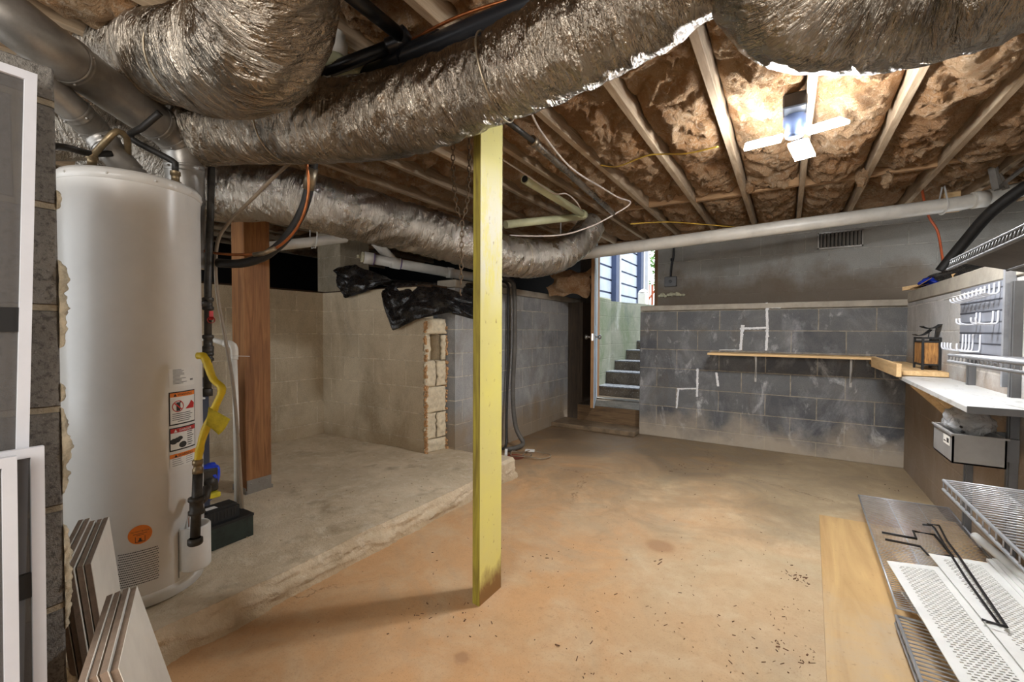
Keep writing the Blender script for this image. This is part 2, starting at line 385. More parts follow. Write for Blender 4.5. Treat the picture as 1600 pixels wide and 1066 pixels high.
M['copper'] = plain('copper', (190, 118, 74), .35, .95, .2, 20)
M['orange'] = plain('orange sticker', (232, 128, 40), .5, 0, .05, 10)
M['orangecord'] = plain('orange cord', (196, 92, 46), .6)
M['red'] = plain('red', (196, 44, 40), .5)
M['black'] = plain('black', (24, 24, 24), .6)
M['ink'] = plain('print ink', (50, 48, 46), .7)
M['greyink'] = plain('grey print', (120, 118, 116), .7)
M['paper'] = plain('label paper', (226, 224, 218), .6, 0, .05, 10)
M['yellowhose'] = plain('yellow gas hose', (226, 196, 34), .45, 0, .12, 16)
M['yellowtag'] = plain('yellow tag', (208, 192, 42), .55, 0, .2, 30)
M['blue'] = plain('blue plastic', (34, 66, 196), .35, 0, .15, 20, .3)
M['slate'] = plain('blue grey metal', (58, 64, 80), .5)
M['pump'] = plain('dark green pump', (38, 48, 42), .5, 0, .3, 20, .1)
M['tile'] = plain('ceramic tile', (222, 218, 208), .35, 0, .1, 4)
M['tileedge'] = plain('tile body', (138, 120, 104), .85, 0, .15, 30, .4)
M['fence'] = plain('fence board', (168, 182, 208), .6, 0, .12, 2)
M['fencepost'] = plain('slate fence post', (62, 76, 110), .6)
M['redpaint'] = plain('rust red paint', (176, 92, 62), .7)
M['cable'] = plain('white cable', (220, 206, 196), .5)
M['yellowcable'] = plain('yellow cable', (204, 168, 62), .5)
M['spackle'] = plain('white patch filler', (222, 222, 222), .8, 0, .08, 30, .5)
M['foam'] = plain('cream foam', (206, 200, 170), .85, 0, .15, 30, .6)
M['mesh_metal'] = plain('grey coated wire', (168, 170, 174), .4, .35, .12, 20)
M['darkwire'] = plain('dark wire', (44, 42, 42), .5, .4)
M['upright'] = plain('grey upright', (104, 104, 104), .5, .3, .1, 8)
M['bin'] = plain('grey plastic bin', (142, 140, 138), .4, 0, .1, 8)
M['cardboard'] = plain('cardboard', (176, 140, 98), .85, 0, .15, 12)
M['rusty'] = plain('rusty chain', (112, 92, 70), .7, .5, .3, 60)
M['slatmetal'] = plain('grey slat panel', (150, 154, 164), .4, .3, .08, 8)
M['slatdark'] = plain('grey slat groove', (74, 76, 84), .5, .3, .08, 8)
M['stonewall'] = cmu('mossy stair wall', ((128, 132, 122), (134, 138, 126), (100, 112, 96)), (124, 130, 116), [((78, 98, 66), 1.6, .48, .66, .7, 3.), ((176, 182, 180), 3.1, .56, .7, .6, 5.), ((70, 84, 84), 1.2, .5, .64, .6, 8.)], mort_amt=0.1)
def step_mat():
    m = NT('damp stair'); a = m.noise(5, 6, .7); b = m.noise(60, 4, .8)
    col = m.mix(m.ramp(a, .35, .65), lin((104, 94, 80)), lin((70, 62, 52)))
    col = m.mix(m.ramp(b, .58, .68, 0, .7), col, lin((190, 192, 194)))
    return m.done(col, m.ramp(a, .3, .7, .3, .75), 0, m.bump(b, .4, .01))
M['step'] = step_mat()
M['tread'] = plain('wet tread', (136, 144, 156), .25, 0, .3, 30, .5)  # paler than the risers: daylight highlight painted into the tread tops
M['riser'] = wood('muddy riser', (126, 100, 68), (84, 62, 40), 0, .7)
def poly_mat():
    m = NT('black plastic sheet'); a = m.noise(8, 3, .5, None, 1.5); b = m.noise(60, 3, .6, None, 1.5)
    col = m.mix(m.ramp(m.noise(7, 5, .7), .5, .72, 0, .5), lin((20, 20, 22)), lin((86, 80, 72)))
    return m.done(col, m.ramp(b, .3, .7, .16, .42), 0, m.bump(m.math('ADD', a, m.math('MULTIPLY', b, .12)), .35, .03), .7)
M['poly'] = poly_mat()
M['polydark'] = plain('dark vapour barrier', (18, 17, 17), .3, 0, .3, 4, .6)
M['dirt'] = plain('crawl space soil', (78, 58, 42), .95, 0, .3, 5, .8)
M['foil'] = foil('foil duct jacket')
M['foil2'] = foil('foil duct jacket far', (190, 182, 170), .2, .8, 1.2)
M['foiltape'] = plain('foil tape', (168, 154, 132), .35, .8, .25, 30, .3)
M['leafy'] = plain('green leaves', (96, 150, 70), .6, 0, .5, 3)
M['debris'] = plain('dry leaf bits', (104, 72, 48), .9, 0, .3, 40)
M['grass'] = plain('outdoor soil and grass', (140, 136, 96), .9, 0, .35, 5)
def screen_mat():
    m = NT('insect screen'); m.done(lin((96, 94, 92)), .6)
    tr = m.n('ShaderNodeBsdfTransparent'); mx = m.n('ShaderNodeMixShader'); mx.inputs[0].default_value = .55
    m.l(tr.outputs[0], mx.inputs[1]); m.l(m.b.outputs[0], mx.inputs[2]); m.l(mx.outputs[0], m.t.nodes['Material Output'].inputs[0]); return m.m
M['screen'] = screen_mat()
def clear_mat():
    m = NT('clear plastic bag'); m.done(lin((210, 212, 214)), .12)
    m.l(m.bump(m.noise(30, 4, .6, None, 2), 1, .03), m.b.inputs['Normal'])
    tr = m.n('ShaderNodeBsdfTransparent'); mx = m.n('ShaderNodeMixShader'); mx.inputs[0].default_value = .5
    m.l(tr.outputs[0], mx.inputs[1]); m.l(m.b.outputs[0], mx.inputs[2]); m.l(mx.outputs[0], m.t.nodes['Material Output'].inputs[0]); return m.m
M['clear'] = clear_mat()
def led_mat():
    m = NT('lit led panel'); m.b.inputs['Emission Color'].default_value = (.95, .97, 1, 1); m.b.inputs['Emission Strength'].default_value = LED_STRENGTH
    return m.done((.9, .9, .9), .4)
M['led'] = led_mat()
def board_mat():
    m = NT('marked white board'); a = m.noise(11, 6, .72, m.mapp(m.pos, (2.2, .6, 1)), 1.0); b = m.noise(3, 4)
    col = m.mix(m.ramp(a, .56, .68, 0, .7), lin((198, 198, 196)), lin((96, 90, 80)))
    return m.done(m.mix(m.ramp(b, .5, .7, 0, .3), col, lin((176, 168, 150))), .4)
M['board'] = board_mat()
def cratewood():
    m = NT('crate cane panel'); v = m.mapp(m.pos, (1, 1, .12)); a = m.noise(110, 4, .6, v)
    return m.done(m.mix(m.ramp(a, .35, .65), lin((190, 138, 74)), lin((112, 74, 38))), .7, 0, m.bump(a, .5, .003))
M['cane'] = cratewood()
# ------------------------------------------------------------------ text on labels
def text_mesh(txt, size):
    c = bpy.data.curves.new('t', 'FONT'); c.body = txt; c.size = size; c.align_x = 'CENTER'; c.align_y = 'CENTER'; c.resolution_u = 2
    o = bpy.data.objects.new('t', c); me = bpy.data.meshes.new_from_object(o)
    vs = [v.co.copy() for v in me.vertices]; fs = [tuple(p.vertices) for p in me.polygons]
    bpy.data.objects.remove(o); bpy.data.curves.remove(c); bpy.data.meshes.remove(me)
    return vs, fs
# ------------------------------------------------------------------ setting: floor, walls, ceiling
ZS = .115                                             # height of the raised slab
XC = -1.79                                            # its edge
mb = MB(); mb.box((-2.45, -3, -.2), (.9, 5.0, 0)); struct('floor', mb, M['floor'], 'concrete floor coated with orange clay dust')
def slabtop(u, v):
    x = -3.9+u*(XC+3.9); y = -1+v*3.86
    z = ZS+noise.noise(V((x*1.6, y*1.6, 0)))*.018+noise.noise(V((x*7, y*7, 3)))*.005
    if u > .985: x += noise.noise(V((y*5, 1, 0)))*.012
    return (x, y, z)
mb = MB(); NU, NV = 90, 300
mb.grid(slabtop, NU, NV)
edge = [V(slabtop(1, j/NV)) for j in range(NV+1)]
def slabside(u, v):
    j = int(round(v*NV)); p = edge[j]
    n = noise.noise(V((p.y*6, u*3, 5)))*.018+noise.noise(V((p.y*23, u*9, 2)))*.008
    return (p.x+(.016+n*1.5)*math.sin(min(1, u)*3.14)+.06*max(0, u-.5)*2*(.35+abs(noise.noise(V((p.y*3, 0, 9)))))+.010*noise.noise(V((p.y*45, u*18, 4))), p.y, p.z*(1-u)-.01*u)
mb.grid(lambda u, v: slabside(u, v), 14, NV)
far = [V(slabtop(i/NU, 1)) for i in range(NU+1)]
mb.grid(lambda u, v: (far[int(round(u*NU))].x, 2.86+.01*math.sin(v*3), far[int(round(u*NU))].z*(1-v)-.01*v), NU, 4)
struct('floor_raised', mb, M['slab'], 'rough raised concrete slab under the water heater')
XR, YB, YU = .84, 4.8, 5.5                             # right wall, low back wall, upper back wall
mb = MB(); mb.box((-1.37, YB, 0), (XR+.2, YB+.2, 1.355), ch=.004); struct('wall_back', mb, M['cmu_back'], 'low charcoal block wall at the back')
mb = MB(); mb.box((-1.37, YB-.005, 1.36), (XR+.2, YU, 1.415), ch=.006); struct('trim_1', mb, M['cap'], 'pale cap course on the low back wall')
mb = MB(); mb.box((XR, -3, 0), (XR+.2, YB, 1.38)); struct('wall_right', mb, M['cmu_right'], 'right block wall, brown below, painted pale above as if lamplit')
mb = MB(); mb.box((XR-.004, -3, 1.385), (XR+.95, YB-.01, 1.475), ch=.006); struct('trim_2', mb, M['cap'], 'pale cap course on the right wall')
mb = MB(); mb.box((-1.36, YU, 1.2), (1.9, YU+.2, 2.3))
struct('wall_back_upper', mb, M['cmu_upper'], 'grey upper block wall at the back')
mb = MB(); mb.box((1.75, -3, 1.3), (1.95, YU, 2.5)); struct('wall_right_upper', mb, M['cmu_upper'], 'grey upper block wall on the right')
XS = -2.37
mb = MB(); mb.box((XS-.2, 2.84, 0), (XS, YU, 1.50)); struct('wall_side', mb, M['cmu_side'], 'streaked grey block wall leading to the stair door')
mb = MB(); mb.box((XS-.205, 2.84, 1.505), (XS+.005, YU, 1.57), ch=.006); struct('trim_3', mb, M['cap'], 'cap course on the streaked side wall')
# alcove wall with its broken end: courses of differing length with open cores
mb = MB(); ZT = 1.50; yb0, yb1 = 2.62, 2.82
mb.box((-3.87, yb0, -.02), (-2.60, yb1, ZT))
XE = -2.50
rows = [(-.02, .233, 'solid'), (.233, .451, 'slit'), (.451, .669, 'solid'), (.669, .887, 'slit'), (.887, 1.105, 'open'), (1.105, 1.24, 'solid')]
for z0, z1, kind in rows:
    if kind == 'open': mb.box((-2.60, yb0, z0), (XE, yb0+.034, z1)); mb.box((-2.60, yb1-.034, z0), (XE, yb1, z1))
    elif kind == 'slit': mb.box((-2.60, yb0, z0), (XE, yb0+.10, z1)); mb.box((-2.60, yb0+.118, z0), (XE, yb1, z1))
    else: mb.box((-2.60, yb0, z0), (XE, yb1, z1))
alc = struct('wall_alcove', mb, M['cmu_tan'], 'tan block wall of the alcove with a broken open end')
mb = MB()
def face(y0, y1, z0, z1, sd, pr):
    def fn(u, v):
        e = math.sin(u*math.pi)**.3*math.sin(v*math.pi)**.3
        y = y0+u*(y1-y0); z = z0+v*(z1-z0); y += .010*noise.noise(V((z*30, sd, u*3)))*(1 if .02 < u < .98 else 1.6)
        slope = .045*(y-yb0)/.2
        return (XE-.004+e*(pr+.014*noise.noise(V((y*22, z*22, sd)))+.006*noise.noise(V((y*80, z*80, sd))))+slope, y, z)
    mb.grid(fn, max(4, int((y1-y0)/.006)), max(6, int((z1-z0)/.008)), thick=(-.02, 0, 0))
for k, (z0, z1, kind) in enumerate(rows):
    z0 = max(z0, .12)+.004; z1 -= .004
    if kind == 'open': face(yb0, yb0+.04, z0, z1, k, .02); face(yb1-.04, yb1, z0, z1, k+9, .012)
    elif kind == 'slit': face(yb0, yb0+.10, z0, z1, k, .012); face(yb0+.115, yb1, z0, z1, k+9, .014)
    else: face(yb0, yb1, z0, z1, k, .012+.008*(k % 2))
part('broken_end', mb, M['broken'], alc, 'pale broken faces of the hollow blocks')
mb = MB()
for k in range(150):
    z = random.uniform(.1, 1.22); y = random.choice((yb0, yb0, yb1))+random.uniform(-.004, .012); s_ = random.uniform(.004, .010)
    mb.box((XE-.01, y-s_, z-s_*1.3), (XE+random.uniform(.002, .022)+(.04 if y > 2.7 else 0), y+s_, z+s_*1.3), Matrix.Rotation(random.uniform(-.8, .8), 3, 'X'))
part('mortar_crust', mb, M['orangemortar'], alc, 'rusty orange mortar crust')
mb = MB(); mb.box((-4.07, -1, 0), (-3.87, 2.84, ZT)); struct('wall_left', mb, M['cmu_tan'], 'tan block wall at the back of the raised slab')
mb = MB(); mb.box((-1.9, -3, 0), (-1.245, .252, 1.66), ch=.004)
nw_ = mb
nw_ = struct('wall_near', nw_, M['cmu_near'], 'porous grey block wall end beside the water heater')
mb = MB()
def oz(z0, z1, amp, sd):
    n_ = int((z1-z0)/.004)
    def fn(u, v):
        z = z0+u*(z1-z0); a = v*math.pi*1.25-.4; e = math.sin(u*math.pi)**.4
        rr = e*amp*(.6+.9*abs(noise.noise(V((z*14, sd, 0))))+.5*noise.noise(V((z*60, v*6, sd)))+.3*noise.noise(V((z*130, v*14, sd))))
        return (-1.247+rr*.55*math.cos(a), .2515+rr*1.3*max(0, math.sin(a)), z)
    mb.grid(fn, n_, 10)
for q in ((.80, .98, .012, 1), (.99, 1.03, .008, 5), (1.10, 1.28, .014, 2), (.52, .74, .012, 3), (.30, .44, .012, 4), (1.38, 1.42, .007, 6)): oz(*q)
part('mortar_squeeze', mb, M['ooze'], nw_, 'rough cream mortar squeezed from the joints')
# far shell of the crawl space
mb = MB(); mb.box((-6.6, -3, .3), (-6.4, 5.7, 2.6)); struct('wall_crawlspace_left', mb, M['polydark'])
mb = MB(); mb.box((-6.6, YU, .3), (-2.2, YU+.2, 2.6)); struct('wall_crawlspace_back', mb, M['polydark'])
def crawl(u, v):
    x = -6.38+u*4.0; y = -1+v*6.47
    return (x, y, 1.40+noise.noise(V((x*1.5, y*1.5, 0)))*.10+noise.noise(V((x*6, y*6, 0)))*.03)
mb = MB()
mb.grid(lambda u, v: crawl(u*.57, v), 40, 90)
mb.grid(lambda u, v: (-4.2+u*1.6, 2.9+v*2.58, 1.42+noise.noise(V((u*6, v*8, 2)))*.07), 40, 50)
tag(build('plastic_vapor_barrier', mb, M['polydark']), 'dark plastic ground cover over the crawl space behind the low tan walls', 'plastic sheet')
mb = MB(); mb.box((-4.35, -1, ZT-.01), (-3.88, 2.8, ZT+.015)); mb.box((-4.3, 2.63, ZT-.01), (-2.45, 2.83, ZT+.012)); struct('ground_ledge', mb, M['dirt'])
# block pier standing in the crawl space
mb = MB(); c = at(532, 440, y=3.25); mb.box((c.x-.22, 3.1, 1.3), (c.x+.2, 3.5, 2.27), ch=.004); mb.box((c.x-.27, 3.05, 1.3), (c.x+.9, 3.6, 1.5), ch=.01)
struct('pillar', mb, M['cmu_tan'], 'block pier in the crawl space')
# ceiling
mb = MB(); mb.box((-6.6, -3, 2.47), (1.95, 5.7, 2.5)); struct('ceiling', mb, M['subfloor'], 'dark wooden subfloor')
JX = [.078+.397*k for k in range(-16, 5)]
ZJ = 2.27
for x in JX:
    mb = MB(); n = 1
    mb.box((x-.019, -2.9, ZJ), (x+.019, 5.66, 2.469), ch=.003); struct('ceiling_beam', mb, M['joist'])
mb = MB()
for a, b in zip(JX, JX[1:]): 
    o_ = random.choice((-.02, .02)); mb.box((a+.0195, 4.08+o_, ZJ+.01), (b-.0195, 4.12+o_, 2.42))
struct('ceiling_beam', mb, M['blocking'], 'row of wooden blocking between the joists')
mb = MB(); mb.box((-1.36, YU+.01, 2.3), (1.9, YU+.15, 2.34)); mb.box((-6.5, YU+.01, 2.6), (-2.2, YU+.15, 2.62)); mb.box((-6.6, 5.665, 2.3), (1.95, 5.72, 2.5)); struct('trim_4', mb, M['blocking'])
# insulation, one batt per joist bay
names = {}
def batt(i, a, b, y0, y1, res):
    ny = int((y1-y0)/res); nx = max(8, int((b-a-.04)/res)); sd = i*7.3
    segs = []
    def fn(u, v):
        x = a+.0205+u*(b-a-.041); y = y0+v*(y1-y0)
        q = V((x*2.6+sd, y*2.6, sd)); wv = noise.noise_vector(q)*.30
        p = V((x+sd, y, 0))+wv
        bil = 0; amp = 1; f = 4.6; tot = 0
        for o_ in range(6):
            p2 = p+noise.noise_vector(p*f*.5+V((9, o_, 2)))*.35/f
            bil += amp*abs(noise.noise(p2*f+V((0, 0, o_*3.1)))); tot += amp; amp *= .62; f *= 2.0
        bil = 1-bil/tot*2.6
        env = math.sin(math.pi*min(1, max(0, u)))**.35
        if 4.04 < y < 4.17: env *= .3
        sag = .045+.07*noise.noise(V((sd, y*.9, 4)))
        z = 2.39-sag*env-.115*env*bil
        z = max(z, ZJ-.03-.02*noise.noise(V((x*3, y*3, 9))))
        return (x, y, min(z, 2.46))
    mb = MB(); mb.grid(fn, nx, ny); return mb
def ordinal(k): return ['first', 'second', 'third', 'fourth', 'fifth', 'sixth', 'seventh', 'eighth', 'ninth', 'tenth', 'eleventh', 'twelfth', 'thirteenth', 'fourteenth', 'fifteenth', 'sixteenth', 'seventeenth', 'eighteenth', 'nineteenth', 'twentieth'][k]
NB = len(JX)-1
for i, (a, b) in enumerate(zip(JX, JX[1:])):
    k = NB-1-i
    o = build('insulation_batt', batt(i, a, b, .3, 5.5, .012 if a > -1.6 else .03), M['insul'])
    lab = 'brown fibreglass insulation in the %s joist bay counted from the right wall' % ordinal(k)
    tag(o, lab, 'insulation', 'insulation between the ceiling joists')
# loose clumps hanging below the blocking
for i, (px, py, s_) in enumerate(((1174, 262, .05), (1346, 285, .045), (1386, 288, .04), (1300, 262, .05), (1222, 274, .05))):
    c = at(px, py, y=3.98); c.z = min(c.z, 2.29)
    mb = MB()
    def fn(u, v, c=c, s_=s_, i=i):
        th = u*2*math.pi; ph = v*math.pi; d = V((math.sin(ph)*math.cos(th), math.sin(ph)*math.sin(th), math.cos(ph)))
        r = s_*(1+.5*noise.noise(d*2+V((i*5, 0, 0)))+.25*noise.noise(d*6+V((i*3, 1, 0))))
        return c+V((d.x*r*.8, d.y*r, d.z*r*1.3+.03))
    mb.grid(fn, 24, 16)
    tag(build('insulation_tuft', mb, M['insul']), 'tan insulation tuft at the wooden blocking %s' % ('on the door side of the lit lamp', 'where the joist right of the lamp crosses', 'above the pale offcut by the pipe strap', 'just right of the lamp', 'straight below the lamp')[i], 'insulation', 'tufts of insulation hanging at the blocking')
# ------------------------------------------------------------------ doorway, stair, outdoors
mb = MB()
mb.box((-2.27, YU, .22), (-2.17, YU+.16, 2.3)); mb.box((-1.40, YU, 1.41), (-1.36, YU+.16, 2.3)); mb.box((-2.2, YU, 2.22), (-1.36, YU+.16, 2.3))
struct('trim_5', mb, M['jamb'], 'brown wooden frame of the stair door')
mb = MB(); mb.box((XS, YB+.28, .0), (-2.17, YU, 1.5)); mb.box((XS, YU-.04, 1.5), (-2.2, YU+.1, 2.27)); struct('trim_6', mb, M['darkwood'], 'dark boards beside the stair door')
mb = MB(); mb.box((XS, 4.62, 0), (-1.37, 5.0, .05), ch=.006); struct('floor_step', mb, plain('wet brown concrete', (136, 116, 92), .35, 0, .3, 9, .4), 'low wet concrete ledge before the stair door')
mb = MB(); mb.box((-2.17, 4.93, .04), (-1.37, 5.6, .235), ch=.006); struct('floor_threshold', mb, M['riser'], 'muddy brown riser and threshold of the stair door')
mb = MB(); mb.box((-2.18, 4.935, .2355), (-1.37, 5.42, .240)); mb.box((-2.18, 5.6, .0), (-1.2, 5.75, .25)); struct('trim_7', mb, M['step'])
mb = MB(); mb.box((-2.18, 5.44, .236), (-1.36, 5.54, .262), ch=.004); struct('trim_8', mb, M['steel'], 'bright metal door sill')
mb = MB()
for k, z in enumerate((.385, .56, .70, .85, .99, 1.14, 1.29, 1.44)):
    y = 5.72+.3*k; mb.box((-2.2, y, 0), (-.6, y+.5, z-.012), ch=.004); mb.box((-2.2, y-.015, z-.035), (-.6, y+.5, z-.012), ch=.004)
stair_ = tag(build('stair', mb, M['step']), 'wet grey concrete steps climbing outside the open door', 'stairs', None, 'structure')
mb = MB()
for k, z in enumerate((.385, .56, .70, .85, .99, 1.14, 1.29, 1.44)): y = 5.72+.3*k; mb.box((-2.2, y-.016, z-.0118), (-.6, y+.29, z))
part('tread', mb, M['tread'], stair_, 'wet tread tops, daylight highlight painted into their colour')
mb = MB(); mb.box((-2.55, 5.7, -.1), (-2.2, 6.22, 1.62), ch=.02)
mb.obox((-2.2, 6.2, -.1), (.5, 2.0, 0), (-.35, 0, 0), (0, 0, 1.68))
mb.box((-.6, 5.7, 0), (-.4, 8.2, 1.7)); struct('wall_stair', mb, M['stonewall'], 'mossy green concrete wall along the outside steps')
mb = MB(); mb.box((-12, 5.7, 1.3), (-2.55, 16, 1.6)); mb.box((-2.6, 8.1, 1.2), (8, 30, 1.5)); mb.box((-.4, 5.7, 1.2), (8, 9, 1.5)); struct('ground', mb, M['grass'])
XF = -2.75
fr = thing('slat_fence', 'pale blue-grey horizontal board screen fence seen through the open door', 'fence', (XF, 9, 1.6))
mb = MB()
for k in range(11):
    z = 1.62+k*.235; mb.box((XF-.02, 6.0, z), (XF, 9.95, z+.20)); 
part('boards', mb, M['fence'], fr)
mb = MB(); mb.box((XF-.06, 6.0, 1.5), (XF-.022, 9.95, 4.3)); part('backing', mb, M['fencepost'], fr, 'dark sheet added behind the boards to darken the gaps')  # added sheet, keeps the gaps dark where sky would show
for y in (7.75, 9.35):
    mb = MB(); mb.box((XF+.001, y, 1.5), (XF+.09, y+.16, 4.3)); part('post', mb, M['fencepost'], fr, 'dark slate fence post')
for y in (7.93, 9.53, 9.86):
    mb = MB(); mb.box((XF+.001, y, 1.5), (XF+.1, y+.07, 4.3)); part('post', mb, M['whiteframe'], fr, 'white fence post')
c = at(1003, 470, y=8.9)
mb = MB(); mb.box((c.x-.09, 8.9, 1.4), (c.x+.09, 9.08, 1.93), ch=.02); mb.lathe((c.x, 8.99, 1.93), [(.10, 0), (.09, .03), (.05, .06), (.001, .075)], 16)
tag(build('bollard', mb, M['white']), 'short white capped post standing outside at the fence end', 'post')
mb = MB(); c2 = at(1012, 470, y=10.5)
for k in range(4): mb.box((c2.x-.1+k*.09, 10.5, 1.45), (c2.x-.06+k*.09, 10.54, 2.25))
mb.box((c2.x-.15, 10.46, 1.55), (c2.x+.5, 10.5, 1.75)); mb.bar((c2.x-.1, 10.45, 1.7), (c2.x+.25, 10.45, 2.2), .03, .03)
tag(build('railing', mb, M['redpaint']), 'rust red railing behind the white capped post outside', 'railing')
def bush(c, r, n, seed):
    rnd = random.Random(seed); mb = MB()
    for k in range(n):
        d = V((rnd.gauss(0, 1), rnd.gauss(0, 1), rnd.gauss(0, 1))).normalized()*r*rnd.uniform(.45, 1)
        p = V(c)+V((d.x, d.y, d.z*1.3)); s_ = rnd.uniform(.05, .10)
        a = V((rnd.gauss(0, 1), rnd.gauss(0, 1), rnd.gauss(0, 1))).normalized()*s_; b = a.orthogonal().normalized()*s_*.5
        mb.add([p-a, p+b, p+a, p-b], [(0, 1, 2, 3)])
    return mb
t_ = thing('shrub', 'bright green leafy shrub outdoors beyond the fence end', 'shrub', (-2.6, 14.5, 1.4))
part('foliage', bush((-2.4, 14.5, 3.4), 1.5, 3500, 3), M['leafy'], t_)
mb = MB(); mb.tube([(-2.4, 14.5, 1.4), (-2.45, 14.5, 3.2)], [.08, .04], 8); part('trunk', mb, M['darkwood'], t_)
# the door, swung into the room
dn = V((-1.845, 4.64, 0)); dh = V((-2.14, 5.48, 0)); ddir = (dh-dn).normalized(); dnx = V((ddir.y, -ddir.x, 0))
door = thing('door_1', 'pale stair door standing open, seen edge-on, blue daylight painted on its face', None, (dh.x, dh.y, .25)); door['kind'] = 'structure'
mb = MB(); mb.obox(dn+V((0, 0, .265)), dh-dn, dnx*-.034, (0, 0, 1.99)); part('door_core', mb, M['doorinside'], door, 'brown wooden edge and inner face')
mb = MB(); mb.obox(dn+dnx*.0005+V((0, 0, .265))+ddir*.001, dh-dn, dnx*.010, (0, 0, 1.99))
for zz in (.4, 1.2):
    mb.obox(dn+dnx*.0105+V((0, 0, zz))+ddir*.12, ddir*.55, dnx*.004, (0, 0, .65))
part('door_face', mb, M['doorbluelit'], door, 'pale outer face, blue daylight put into its colour')
for sgn in (-1, 1):
    c = dn+ddir*.065+V((0, 0, 1.07)); mb = MB(); off = .010 if sgn > 0 else .034
    mb.lathe(c+dnx*sgn*off, [(.028, 0), (.028, .006), (.011, .01), (.011, .03), (.024, .04), (.029, .055), (.024, .068), (.001, .072)], 20, dnx*sgn)
    part('knob', mb, M['steel'], door)
mb = MB(); mb.obox(dn+V((0, 0, 1.03))-ddir*.001-dnx*.026, ddir*.001, dnx*.02, (0, 0, .08)); part('latch_plate', mb, M['steel'], door)
# things on the upper wall
t_ = thing('wall_vent', 'louvred grey metal vent high in the upper back wall', 'vent', (.44, YU-.01, 1.99))
mb = MB(); mb.box((.25, YU-.02, 1.99), (.62, YU-.002, 2.005)); mb.box((.25, YU-.02, 2.145), (.62, YU-.002, 2.16)); mb.box((.25, YU-.02, 1.99), (.262, YU-.002, 2.16)); mb.box((.608, YU-.02, 1.99), (.62, YU-.002, 2.16)); part('frame', mb, M['galv'], t_)
mb = MB()
for k in range(11): mb.box((.27+k*.031, YU-.022, 2.0), (.287+k*.031, YU-.008, 2.15), Matrix.Rotation(.6, 3, 'Z'))
part('louvers', mb, M['galv'], t_)
mb = MB(); mb.box((.26, YU-.006, 2.0), (.61, YU-.002, 2.15)); part('backing', mb, M['black'], t_)
t_ = thing('outlet_box', 'small grey electrical box with black conduit on the upper wall beside the doorway', 'outlet box', (-1.2, YU-.03, 1.7))
mb = MB(); mb.box((-1.27, YU-.05, 1.68), (-1.13, YU-.002, 1.80), ch=.006); mb.lathe((-1.2, YU-.05, 1.74), [(.018, 0), (.018, .004), (.001, .005)], 12, (0, -1, 0)); part('box', mb, M['upright'], t_)
mb = MB(); mb.tube(spline([(-1.2, YU-.03, 1.8), (-1.19, YU-.03, 1.95), (-1.17, YU-.03, 2.05), (-1.17, YU-.03, 2.28)]), .012, 10); mb.lathe((-1.185, YU-.03, 1.99), [(.02, 0), (.02, .03)], 10); part('conduit', mb, M['abs'], t_)
mb = MB()
for k in range(9):
    p = V((-1.33+k*.035, YU-.03, 1.58+random.uniform(-.02, .02))); r_ = random.uniform(.018, .034)
    mb.grid(lambda u, v: p+V((math.sin(v*3.14)*math.cos(u*6.283), math.sin(v*3.14)*math.sin(u*6.283)*.7, math.cos(v*3.14)*.8))*r_*(1+.3*noise.noise(V((u*4, v*4, k)))), 12, 8)
tag(build('foam_filler', mb, M['foam']), 'lumpy cream foam blob on the upper wall under the electrical box', 'foam')
# white crack filler daubed on the low back wall
def daub(pts, wd, seed):
    P = [at(a, b, y=YB) for a, b in pts]; mb = MB()
    for p, q in zip(P, P[1:]):
        L = (q-p).length; n = max(3, int(L/.008)); d = (q-p).normalized(); s_ = V((d.z, 0, -d.x))
        def fn(u, v):
            c = p+(q-p)*u; j = noise.noise(V((u*n*.22, seed, 0)))*.5+noise.noise(V((u*n*.7, seed, 5)))*.5
            ww = wd*(.55+.9*abs(j))
            return c+s_*((v-.5)*ww+j*wd*.25)+V((0, -.001-.004*math.sin(v*3.14), 0))
        mb.grid(fn, n, 4)
    return mb
for k, (pts, wd, lab) in enumerate([
    ([(1198, 473), (1199, 515), (1197, 548)], .034, 'white filler streak running down from the cap above the long shelf'),
    ([(1156, 514), (1199, 512)], .03, 'short level white filler streak above the long shelf'),
    ([(1160, 508), (1157, 547)], .036, 'upright white filler streak ending at the long shelf'),
    ([(1124, 547), (1158, 547)], .012, 'thin level white filler line along the long shelf top'),
    ([(1090, 576), (1089, 620)], .030, 'upright white filler streak under the shelf end'),
    ([(1058, 608), (1089, 607)], .022, 'level white filler streak low under the shelf end'),
    ([(1060, 608), (1057, 638)], .028, 'lowest upright white filler streak on the dark wall'),
    ([(1119, 582), (1122, 604)], .034, 'short white filler drip below the long shelf'),
    ([(1196, 481), (1220, 481)], .018, 'white filler smear just under the cap course')]):
    tag(build('crack_filler', daub(pts, wd, k*3.3), M['spackle']), lab, 'wall filler', 'white filler streaks on the charcoal wall')
# ------------------------------------------------------------------ posts
t_ = thing('support_post', 'yellow painted wooden post with a rusty foot in the middle of the floor', 'post', (-1.07, 1.5, 0))
mb = MB(); mb.box((-1.075, 1.42, 0), (-1.053, 1.58, 2.268), ch=.002); part('post', mb, M['yellow'], t_)
mb = MB(); mb.box((-1.0745, 1.4185, 0.001), (-1.0535, 1.4199, 2.267)); part('edge_strip', mb, M['yellowedge'], t_, 'darker olive narrow edge of the post')  # narrow side darker than the wide yellow face
mb = MB(); mb.box((-1.092, 1.421, 0), (-1.0755, 1.579, 2.268), ch=.002); part('back_board', mb, M['yellowedge'], t_, 'darker olive board laminated behind the yellow face')
t_ = thing('support_post', 'brown timber post standing on the raised slab behind the water heater', 'post', (-2.89, 1.45, ZS))
mb = MB(); mb.box((-2.965, 1.37, ZS+.02), (-2.815, 1.53, 2.268), ch=.004); part('post', mb, M['redwood'], t_)
